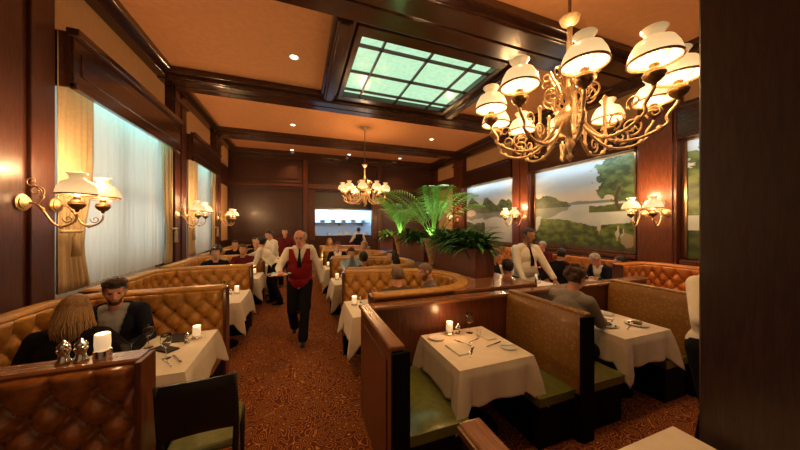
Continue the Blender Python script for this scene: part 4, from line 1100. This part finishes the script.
def person(label, loc, rz, hip=.92, lean=(0, 0), twist=0, handR=None, handL=None, footR=None, footL=None, yaw=0, pitch=0, roll=0,
           skin='skin', hair='hair_dark', style='short', top='shirt_white', pants='black_cloth', outer=None, okind='jacket', fat=0, scale=1.0,
           detail=1, tie=None, glasses=False, beard=None, poleR=(.6, -.4, -1), poleL=(-.6, -.4, -1), open_hand=(0, 0), seated=False, sitdepth=.42, handdir=(None, None)):
    t = thing('person', label, 'person', loc, rz)
    vox = {2: .0085, 1: .013, 0: .018}[detail]
    H = Vector((0, 0, hip)); u = Vector((lean[0], lean[1], 1)).normalized()
    ct, st = math.cos(twist), math.sin(twist)
    side = Vector((ct, st, 0)); side = (side - u * side.dot(u)).normalized(); fwd = u.cross(side)   # u x side = forward
    if fwd.y < 0 and abs(twist) < 1.5: fwd = -fwd
    C = lambda s_, f_, z_: H + side * s_ + fwd * f_ + u * z_
    SR = C(.175, -.01, .49); SL = C(-.175, -.01, .49); NB = C(0, -.005, .52)
    Rz = Matrix.Rotation(yaw + twist, 3, 'Z') @ Matrix.Rotation(pitch, 3, 'X') @ Matrix.Rotation(roll, 3, 'Y')
    nd = (u * .6 + Rz @ Vector((0, .15, 1)) * .6).normalized()
    HC = NB + nd * .085 + Rz @ Vector((0, .02, .105)); hd = lambda x, y, z: HC + Rz @ Vector((x, y, z))
    if seated:
        footR = footR or (.10, sitdepth + .05, .05); footL = footL or (-.10, sitdepth + .05, .05)
    footR = footR or (.11, .02, .07); footL = footL or (-.11, .0, .07)
    handR = handR or tuple(C(.27, .05, -.08)); handL = handL or tuple(C(-.27, .05, -.08))
    ER, WR = ik(SR, handR, .29, .25, poleR); EL, WL = ik(SL, handL, .29, .25, poleL)
    KR, AR = ik(C(.095, 0, 0), footR, .43, .43, (.15, 1, .3)); KL, AL = ik(C(-.095, 0, 0), footL, .43, .43, (-.15, 1, .3))
    HR = C(.095, 0, 0); HL = C(-.095, 0, 0)
    RT = Matrix((side, fwd, u)).transposed()
    def torso(mb, inf, pel=True):
        if pel: mb.ell(C(0, -.01, .02), (.165 + inf, .115 + inf + fat * .03, .13 + inf), RT)
        mb.ell(C(0, .0 + fat * .03, .20), (.15 + inf + fat * .04, .105 + inf + fat * .08, .18 + inf), RT)
        mb.ell(C(0, -.005, .37), (.172 + inf + fat * .02, .115 + inf + fat * .02, .165 + inf), RT)
        capsule(mb, C(-.14, -.01, .485), C(.14, -.01, .485), .058, .058, 1, u, inf)
        capsule(mb, C(-.07, -.01, .51), C(.07, -.01, .51), .055, .055, 1, u, inf)
    def arms(mb, inf, fore=1.0, upper=1.0):
        for S, E, W in ((SR, ER, WR), (SL, EL, WL)):
            capsule(mb, S, S.lerp(E, upper), .056, .044, 1, None, inf)
            if fore > 0: capsule(mb, E, E.lerp(W, fore), .043, .043 + (.029 - .043) * fore, 1, None, inf)
    def legs(mb, inf, low=1.0, sh=0):
        for Hh, K, A in ((HR, KR, AR), (HL, KL, AL)):
            capsule(mb, Hh, K, .088, .058, 1, None, inf); capsule(mb, K, K.lerp(A, low), .056, .04 + sh, 1, None, inf)
    def hand(mb, W, E, S, sgn, k):
        d = (W - E).normalized()
        if handdir[k]: d = Vector(handdir[k]).normalized()
        dn = Vector((0, 0, -1)) if abs(d.z) < .8 else Vector((-sgn, 0, 0))
        lat = d.cross(dn).normalized() * 1.0; dn = lat.cross(d).normalized() * 1.0
        if dn.z > 0 and abs(d.z) < .8: dn = -dn
        if open_hand[k] == 'up': dn = -dn
        capsule(mb, W, W + d * .075, .026, .036, .42, lat)
        curl0 = .25 if open_hand[k] else .6
        th = -1 if (lat.dot(Vector((sgn, 0, 0))) > 0) else 1
        for q, (o, L) in enumerate(((.030, .072), (.010, .080), (-.010, .076), (-.029, .060))):
            p = W + d * .085 + lat * (o * th); dd = d
            for seg in range(3):
                dd = (dd * math.cos(curl0 * .7) + dn * math.sin(curl0 * .7)).normalized()
                l = L * (.45, .32, .25)[seg]; capsule(mb, p, p + dd * l, .0105 - .001 * seg, .0095 - .001 * seg, n=8); p = p + dd * l
        p = W + d * .02 + lat * (.028 * th); q1 = p + d * .035 + lat * (.030 * th) + dn * .012; q2 = q1 + d * .032 + lat * (.004 * th) + dn * .012
        capsule(mb, p, q1, .014, .0125, n=8); capsule(mb, q1, q2, .0115, .010, n=8)
    def cran(mb, inf): 
        mb.ell(hd(0, -.012, .025), (.074 + inf, .094 + inf, .088 + inf), Rz, 18, 12)
        mb.ell(hd(0, .012, -.02), (.064 + inf, .078 + inf, .075 + inf), Rz, 18, 12)
    b = MB(); torso(b, 0); arms(b, 0); legs(b, 0); cran(b, 0)
    capsule(b, hd(-.012, .052, -.078), hd(.012, .052, -.078), .031, .031, 1, None); capsule(b, hd(0, .02, -.06), hd(0, .045, -.075), .052, .042)
    capsule(b, hd(0, .086, .018), hd(0, .104, -.022), .009, .0145)          # nose
    capsule(b, hd(-.032, .070, .034), hd(.032, .070, .034), .0145, .0145)    # brow
    capsule(b, hd(-.016, .082, -.048), hd(.016, .082, -.048), .0105, .0105)  # lips
    for sx in (-1, 1):
        b.ell(hd(sx * .076, -.012, -.005), (.009, .019, .031), Rz, 8, 6); b.ell(hd(sx * .044, .058, -.015), (.02, .018, .02), Rz, 8, 6)
    capsule(b, NB - u * .03, hd(0, -.02, -.05), .058, .052)
    for k, (W, E, S, sg) in enumerate(((WR, ER, SR, 1), (WL, EL, SL, -1))): hand(b, W, E, S, sg, k)
    shoes = MB()
    for A, K in ((AR, KR), (AL, KL)):
        f = Vector((0, 1, 0)) if not seated else Vector((0, 1, 0)); 
        capsule(b, A + Vector((0, -.03, -.02)), A + f * .13 + Vector((0, 0, -.035)), .032, .028, .7, (1, 0, 0))
    remesh(b, 'body', skin, t, vox)
    # face
    if detail:
        for sx in (-1, 1):
            e = MB(); e.ell(hd(sx * .030, .079, .012), (.0135, .006, .0065), Rz, 10, 6); e.build('eye', 'eye_dark', t, smooth=True)
        m = MB(); capsule(m, hd(-.019, .0915, -.048), hd(.019, .0915, -.048), .004, .004, .6); m.build('mouth', 'lip', t, smooth=True)
    inv = Rz.transposed(); loc_ = lambda co: inv @ (co - HC)
    tl = lambda co: (lambda d: (d.dot(side), d.dot(fwd), d.dot(u)))(co - H)
    # hair
    if style == 'short' or style == 'curly':
        hi = .011 + (0, .003, .009)[2 - detail] if detail < 2 else .011; h = MB(); cran(h, hi)
        h.ell(hd(0, -.01, .06), (.076, .092, .066), Rz); h.ell(hd(0, -.055, .01), (.07, .06, .085), Rz)
        if style == 'short' and detail:
            rr = random.Random(len(label))
            for _ in range(34):
                a = rr.uniform(0, 2 * PI); z = rr.uniform(.15, 1); q = math.sqrt(max(0, 1 - z * z)); x0 = Vector((.066 * q * math.cos(a), -.015 + .086 * q * math.sin(a), .035 + .088 * z))
                if x0.y > .05 and x0.z < .07: continue
                capsule(h, HC + Rz @ x0, HC + Rz @ (x0 + Vector((rr.uniform(-.03, .03), rr.uniform(-.02, .03), rr.uniform(-.004, .010)))), .017, .010, n=6)
        if style == 'curly':
            rr = random.Random(3)
            for _ in range(60):
                a = rr.uniform(0, 2 * PI); z = rr.uniform(-.3, 1); q = math.sqrt(max(0, 1 - z * z)); h.ell(hd(.088 * q * math.cos(a), -.018 + .108 * q * math.sin(a), .035 + .105 * z), (.024, .024, .024), None, 7, 5)
        remesh(h, 'hair', hair, t, max(vox * .8, .008), lambda co: (lambda p: (p.y > .045 and p.z < .060) or p.z < -.055 or (p.y > -.005 and p.z < -.01) or (p.y > .0 and p.z < .02))(loc_(co)))
    elif style == 'balding':
        h = MB(); cran(h, .006)
        remesh(h, 'hair', hair, t, max(vox * .7, .007), lambda co: (lambda p: p.z > .045 or p.y > .012 or p.z < -.05 or (p.y > -.02 and p.z < -.02))(loc_(co)))
    elif style == 'cropped':
        h = MB(); cran(h, .005 + .004 * (2 - detail))
        remesh(h, 'hair', hair, t, max(vox * .7, .007), lambda co: (lambda p: (p.y > .03 and p.z < .06) or p.z < -.05 or (p.y > .0 and p.z < .0))(loc_(co)))
    elif style == 'long':
        h = MB(); cran(h, .008); h.ell(hd(0, -.012, .052), (.076, .094, .060), Rz)
        rr = random.Random(5)
        for k in range(15):
            a = math.radians(-10 - 160 * k / 14); x, y = .078 * math.cos(a), -.015 + .09 * math.sin(a)
            e = hd(x * 1.12, y * 1.02 - .01, -.10 + rr.uniform(-.02, .02)); capsule(h, hd(x * .95, y * .95, .03), e, .020, .019, .8)
            e2 = e + Vector((0, 0, -.14 + rr.uniform(-.03, .03))) + Rz @ Vector((x * .2, -.015, 0)); capsule(h, e, e2, .020, .008, .8)
            a = math.radians(-5 - 170 * rr.random()); x, y = .082 * math.cos(a), -.015 + .094 * math.sin(a); p0 = hd(x * .8, y * .8, .08); p1 = hd(x * 1.08, y * 1.05, rr.uniform(-.03, .03)); p2 = hd(x * 1.2, y * 1.1 - .01, -.12) + Vector((0, 0, rr.uniform(-.08, 0))); capsule(h, p0, p1, .007, .008, n=6); capsule(h, p1, p2, .008, .006, n=6)
        remesh(h, 'hair', hair, t, .009, lambda co: (lambda p: (p.y > .03 and p.z < .06))(loc_(co)))
    if style == 'short' and detail == 2:
        g = MB(); rr = random.Random(12)
        for k in range(170):
            a = rr.uniform(-1.25, 1.25); lat = math.sin(a); st = rr.uniform(-.5, 1.0)
            pts = []
            for q in range(5):
                ph = st - q * .28; r_ = 1 + .10 * math.sin(PI * q / 4) + rr.uniform(0, .03)
                pts.append(hd(.079 * lat * r_ + rr.uniform(-.003, .003), -.012 + .097 * math.sin(ph) * math.cos(a * .6) * r_, .028 + .092 * math.cos(ph) * math.cos(a * .75) * r_))
            g.tube(pts, [.002, .0045, .005, .004, .001], 5)
        g.build('hair_strands', 'hair_brown', t, smooth=True, fix=False)
    if style == 'long':
        g = MB(); rr = random.Random(9)
        for k in range(230):
            a = math.radians(15 - 210 * rr.random()); x, y = math.cos(a), math.sin(a); wv = rr.uniform(-.02, .02); e = rr.uniform(1.05, 1.30)
            pts = [hd(x * .03 * rr.random(), -.015 + y * .03, .112), hd(x * .062, -.015 + y * .075, .085), hd(x * .090, -.015 + y * .105, .01), hd(x * .088 * e, -.02 + y * .102 * e, -.08) ]
            p3 = pts[-1]; pts += [p3 + Vector((wv, wv * .5, -.07)), p3 + Vector((wv * .2, 0, -.13 - rr.uniform(0, .06)))]
            g.tube(pts, [.002, .005, .0055, .006, .005, .002], 5)
        g.build('hair_strands', hair if hair != 'hair_auburn' else 'hair_blond', t, smooth=True, fix=False)
    if beard:
        h = MB(); cran(h, .003); capsule(h, hd(-.012, .052, -.080), hd(.012, .052, -.080), .035, .035); capsule(h, hd(0, .02, -.06), hd(0, .045, -.077), .055, .045)
        remesh(h, 'beard', beard, t, .008, lambda co: (lambda p: p.z > -.022 or p.y < .0 or p.z > -.01 - .5 * p.y + .0 or (abs(p.x) < .022 and -.058 < p.z < -.04 and p.y > .08))(loc_(co)))
    if glasses:
        g = MB()
        for sx in (-1, 1):
            ring = [hd(sx * .031 + .023 * math.cos(a), .098, .012 + .017 * math.sin(a)) for a in [2 * PI * k / 14 for k in range(15)]]
            g.tube(ring, .0022, 5); g.tube([hd(sx * .054, .096, .015), hd(sx * .082, -.01, .012)], .002, 5)
        g.tube([hd(-.009, .1, .014), hd(.009, .1, .014)], .002, 5); g.build('glasses', 'eye_dark', t, smooth=True)
    # clothes
    s = MB(); torso(s, .012); arms(s, .009, .88)
    col = NB + u * .045
    s.lathe([(.062, -.05), (.066, 0), (.068, .03), (.060, .03), (.055, -.05)], tuple(NB + fwd * .005), 16)
    remesh(s, 'shirt', top, t, max(vox, .009), lambda co: (lambda p: p[2] > .535 and p[1] > .03 and abs(p[0]) < .03)(tl(co)), 1)
    l = MB(); l.ell(C(0, -.01, .01), (.178, .128 + fat * .03, .12), RT); legs(l, .014, .93, .022)
    remesh(l, 'trousers', pants, t, max(vox, .012))
    for A in (AR, AL):
        k = MB(); capsule(k, A + Vector((0, -.035, -.022)), A + Vector((0, .145, -.036)), .045, .034, .8, (1, 0, 0))
        remesh(k, 'shoe', 'leather_dark', t, .012)
    if outer:
        o = MB()
        if okind == 'vest':
            torso(o, .022); low = .0
            cut = lambda co: (lambda p: p[2] < -.085 + max(0, abs(abs(p[0]) - .06)) * (.5 if p[1] > 0 else 0) or (p[1] > -.02 and abs(p[0]) < max(0, p[2] - .27) * .36 and p[2] > .27) or p[2] > .535 or (abs(p[0]) > .158 and p[2] > .36))(tl(co))
        elif okind == 'jacket':
            torso(o, .026); arms(o, .018, .84); low = .0
            cut = lambda co: (lambda p: p[1] > .0 and abs(p[0]) < .016 + max(0, p[2] - .15) * .22)(tl(co))
        else:   # closed sweater or high collared coat
            torso(o, .019); arms(o, .012, .86)
            cut = lambda co: (lambda p: p[1] > .0 and abs(p[0]) < .0 + max(0, p[2] - .45) * .4)(tl(co))
        remesh(o, {'vest': 'waistcoat', 'jacket': 'jacket'}.get(okind, 'sweater'), outer, t, max(vox * .9, .008), cut, 2, .004)
    if tie:
        q = MB(); fr = .135 + fat * .09
        def zf(z): return .118 + .028 * math.sin(PI * min(1, max(0, (.52 - z) / .5))) + fat * .06 * (1 if z < .35 else .3)
        pts = [C(0, zf(z), z) for z in (.50, .46, .40, .34, .29, .26)] ; wd = [.016, .012, .02, .026, .03, .03]
        pts[0] = C(0, .065, .535); pts[1] = C(0, .10, .49)
        for i in range(len(pts) - 1): 
            a, bb = pts[i], pts[i + 1]
            v = [a - side * wd[i], a + side * wd[i], bb + side * wd[i + 1], bb - side * wd[i + 1]]
            v2 = [x_ + fwd * .008 for x_ in v]
            q.add(v + v2, [(0, 1, 2, 3), (7, 6, 5, 4), (0, 4, 5, 1), (1, 5, 6, 2), (2, 6, 7, 3), (3, 7, 4, 0)])
        q.build('necktie', tie, t)
    t.scale = (scale,) * 3
    return t
# ---------------------------------------------------------------- people
sit = dict(seated=True, hip=.53)
fr = dict
# bearded man, near left, looking toward the woman
person('bearded man in navy jacket and pale open-collared shirt, smiling at near left table', (-1.66, 3.42, 0), math.radians(190), lean=(0, .10), yaw=math.radians(14), pitch=math.radians(-14), hair='hair_dark', style='short', beard='hair_brown', top='shirt_grey', outer='navy_cloth', detail=2,
       handR=(.12, .38, .76), handL=(-.16, .36, .76), open_hand=(1, 1), skin='skin_pink', **sit)
person('woman with long brown-blond hair in black, back to the camera at near left table', (-1.74, 2.88, 0), math.radians(12), lean=(.08, .12), yaw=math.radians(-10), pitch=math.radians(-5), hair='hair_auburn', style='long', top='black_cloth', outer='black_cloth', okind='sweater', detail=1,
       handR=(.42, .30, .78), handL=(-.15, .30, .80), seated=True, hip=.47, sitdepth=.30)
# main waiter
person('bald waiter in red waistcoat and black tie walking down the aisle with a tray', (-.0, 4.68, 0), math.radians(177), hip=.90, lean=(0, .02), yaw=math.radians(-5), scale=1.03, pitch=math.radians(-14), skin='skin_pink', hair='hair_grey', style='balding', top='shirt_white', pants='black_cloth', outer='vest_red', okind='vest', tie='black_cloth',
       glasses=True, detail=2, fat=.35, handR=(.25, .36, 1.12), handL=(-.36, .06, .80), footR=(.09, -.24, .13), footL=(-.05, .20, .07), poleR=(.5, -.6, -.6), poleL=(-.5, -.8, .2), open_hand=('up', 0))
t = thing('serving_tray', 'small round tray carried low by the waiter in the red waistcoat', 'tray', (-.28, 4.27, 1.135))
MB().lathe([(0, 0), (.15, 0), (.165, .015), (.168, .014), (.153, -.004), (0, -.004)], n=32).build('tray_plate', 'silver', t, smooth='auto')
MB().lathe([(0, .001), (.11, .001), (.11, .004), (0, .004)], n=28).build('tray_liner', 'cloth', t)
# servers at left
person('server in white shirt bending over the third left booth, arm stretched to the wall side', (-.50, 6.98, 0), math.radians(82), hip=.90, lean=(0, .95), yaw=0, pitch=math.radians(15), hair='hair_dark', top='shirt_white', pants='black_cloth', detail=1, handR=(.02, .98, 1.02), handL=(-.12, .62, .95), footL=(-.12, -.1, .07), footR=(.15, .12, .07), poleR=(.3, 0, -1), poleL=(-.4, 0, -1))
person('server in white shirt standing behind the bending server', (-.62, 7.75, 0), math.radians(120), lean=(0, .15), pitch=math.radians(-20), yaw=.2, hair='hair_dark', top='shirt_white', pants='black_cloth', detail=1, handR=(.2, .35, 1.0), handL=(-.2, .35, 1.0))
person('person in dark maroon top standing in the aisle beyond the servers', (-.42, 8.9, 0), math.radians(175), lean=(0, .05), hair='hair_dark', top='maroon_cloth', outer='maroon_cloth', okind='sweater', pants='black_cloth', detail=1)
person('person in white shirt mostly hidden behind the red waistcoat waiter', (.06, 6.1, 0), math.radians(15), hair='hair_grey', style='short', top='shirt_white', pants='black_cloth', detail=1, scale=.97)
# far left diners
LD = [(-1.60, 6.42, 200, 'dark-haired diner low behind the second tufted back on the left', 'hair_dark', 'black_cloth'), (-1.70, 7.15, 150, 'diner in tan top with dark hair in the third left booth', 'hair_dark', 'tan_cloth'), (-1.22, 7.15, 175, 'diner with pink face leaning in the third left booth near the server', 'hair_brown', 'maroon_cloth'),
      (-1.75, 9.0, 185, 'dark-clothed diner in the fourth left booth, left one', 'hair_dark', 'black_cloth'), (-1.2, 9.02, 170, 'fair-haired diner in the fourth left booth, right one', 'hair_blond', 'black_cloth'), (-1.5, 10.85, 180, 'diner in the farthest left booth', 'hair_brown', 'black_cloth')]
for x, y, a, lb, h, tp in LD:
    person(lb, (x, y, 0), math.radians(a), hair=h, top=tp, outer=tp, okind='sweater', detail=0, lean=(0, .08), handR=(.15, .38, .77), handL=(-.15, .38, .77), seated=True, hip=.58)
# horseshoe diners
person('man with cropped grey hair in dark top, back to camera, nearest horseshoe booth', (1.16, 3.18, 0), math.radians(-8), lean=(0, .14), hair='hair_stubble', style='cropped', top='olive_cloth', outer='olive_cloth', okind='sweater', detail=1, handR=(.2, .34, .77), handL=(-.2, .34, .77), pitch=math.radians(-10), skin='skin_pink', seated=True, hip=.50, sitdepth=.3)
person('grey-bearded man in olive sweater looking down in nearest horseshoe booth', (1.72, 3.38, 0), math.radians(68), lean=(0, .05), yaw=math.radians(12), pitch=math.radians(-22), hair='hair_stubble', style='cropped', beard='hair_stubble', top='taupe_cloth', outer='taupe_cloth', okind='sweater', detail=2, handR=(.10, .40, .84), handL=(-.15, .32, .78), skin='skin_pink', open_hand=(1, 1), seated=True, hip=.52, sitdepth=.3)
person('man in light blue shirt holding both hands up to his face', (1.02, 5.84, 0), math.radians(178), lean=(0, .10), hair='hair_dark', top='shirt_blue', detail=1, handR=(.05, .19, 1.18), handL=(-.05, .19, 1.18), pitch=math.radians(-8), poleR=(.5, .2, -1), poleL=(-.5, .2, -1), skin='skin', seated=True, hip=.55)
person('black-haired diner in black, back to camera in the second horseshoe booth', (1.12, 5.02, 0), math.radians(-5), hair='hair_dark', top='black_cloth', outer='black_cloth', okind='sweater', detail=1, handR=(.2, .34, .77), handL=(-.2, .34, .77), seated=True, hip=.52, sitdepth=.3)
person('dark-haired woman in pale top at the round end of the second horseshoe booth', (1.82, 5.35, 0), math.radians(75), hair='hair_dark', style='long', top='shirt_white', detail=1, handR=(.1, .3, .86), handL=(-.15, .34, .78), seated=True, hip=.50, yaw=.2, sitdepth=.3)
person('man in black jacket and white shirt facing the camera in the third horseshoe booth', (.98, 7.70, 0), math.radians(182), hair='hair_brown', top='shirt_white', outer='black_cloth', detail=1, handR=(.2, .34, .77), handL=(-.2, .34, .77), seated=True, hip=.55)
person('fair-haired diner in pale top at the third horseshoe booth', (1.66, 7.30, 0), math.radians(110), hair='hair_blond', top='tan_cloth', detail=1, handR=(.2, .34, .77), handL=(-.2, .34, .77), seated=True, hip=.58)
person('blond diner in the farthest horseshoe booth', (.95, 9.5, 0), math.radians(180), hair='hair_blond', style='long', top='tan_cloth', detail=0, handR=(.2, .34, .77), handL=(-.2, .34, .77), seated=True, hip=.58)
person('cook in white shirt and dark waistcoat standing at the kitchen window, back to camera', (2.42, 11.85, 0), math.radians(5), hair='hair_dark', top='shirt_white', outer='navy_cloth', okind='vest', pants='black_cloth', detail=1, handR=(.3, .3, 1.1), handL=(-.3, .3, 1.1))
# second square booth
person('curly-haired diner in grey jacket, back to the camera in second square booth', (2.66, 2.10, 0), math.radians(-82), lean=(.02, .14), hair='hair_brown', style='curly', yaw=math.radians(-8), top='grey_cloth', outer='grey_cloth', okind='sweater', pants='navy_cloth', detail=2, handR=(.12, .46, .80), handL=(-.12, .46, .80), pitch=math.radians(-16), seated=True, hip=.585, sitdepth=.34, skin='skin_pink')
# right section
person('waiter in white jacket standing before the big mural', (3.42, 3.45, 0), math.radians(172), lean=(0, .08), hair='hair_dark', skin='skin_brown', style='cropped', top='shirt_white', outer='shirt_white', okind='sweater', pants='black_cloth', tie='black_cloth', detail=2, handR=(.22, .30, .95), handL=(-.28, .42, .86), pitch=math.radians(-12), yaw=.15, scale=1.04, fat=.3)
person('man in black jacket seated left of the waiter, face turned down', (3.52, 4.42, 0), math.radians(-150), hair='hair_brown', top='black_cloth', outer='black_cloth', okind='sweater', detail=1, lean=(0, .1), handR=(.15, .34, .77), handL=(-.15, .34, .77), pitch=-.3, seated=True, hip=.55, skin='skin')
person('black-haired diner, back to the camera, just left of the standing waiter', (2.98, 3.28, 0), math.radians(-12), hair='hair_dark', top='black_cloth', outer='black_cloth', okind='sweater', detail=1, handR=(.2, .34, .77), handL=(-.2, .34, .77), lean=(0, .12), seated=True, hip=.50)
person('dark-haired young man in black suit at the table by the wall bench', (4.80, 3.98, 0), math.radians(-85), hair='hair_dark', top='shirt_white', outer='black_cloth', okind='jacket', detail=1, lean=(0, .12), handR=(.15, .36, .80), handL=(-.15, .36, .80), pitch=-.25, seated=True, hip=.56)
person('grey-haired man in dark suit leaning over his plate by the wall bench', (5.86, 3.72, 0), math.radians(80), hair='hair_grey', top='shirt_white', outer='navy_cloth', okind='jacket', detail=1, lean=(0, .42), handR=(.15, .40, .80), handL=(-.15, .40, .80), pitch=-.5, seated=True, hip=.52, skin='skin_pink', sitdepth=.3)
person('black-haired person resting low on the bench beside the grey-haired man', (6.0, 3.35, 0), math.radians(40), hair='hair_dark', top='black_cloth', outer='black_cloth', okind='sweater', detail=0, lean=(0, .35), handR=(.15, .34, .77), handL=(-.15, .34, .77), seated=True, hip=.45, sitdepth=.3)
person('white-haired diner in red top against the big mural', (5.92, 5.35, 0), math.radians(100), hair='hair_grey', top='maroon_cloth', detail=0, seated=True, hip=.60, handR=(.15, .34, .8), handL=(-.15, .34, .8), skin='skin_pink')
person('dark-haired woman in grey under the misty mural', (5.2, 6.75, 0), math.radians(150), hair='hair_dark', style='long', top='grey_cloth', detail=0, seated=True, hip=.58, handR=(.15, .34, .8), handL=(-.15, .34, .8))
person('dark-haired diner in maroon farther under the misty mural', (5.0, 7.95, 0), math.radians(165), hair='hair_dark', top='maroon_cloth', detail=0, seated=True, hip=.58, handR=(.15, .34, .8), handL=(-.15, .34, .8))
person('person in white shirt and black trousers half hidden behind the dark pillar', (2.95, 1.12, 0), math.radians(170), lean=(0, .05), hair='hair_dark', top='shirt_white', pants='black_cloth', detail=1, handR=(.18, .28, 1.05), handL=(-.2, .25, 1.0), poleR=(1, -.1, -.4))
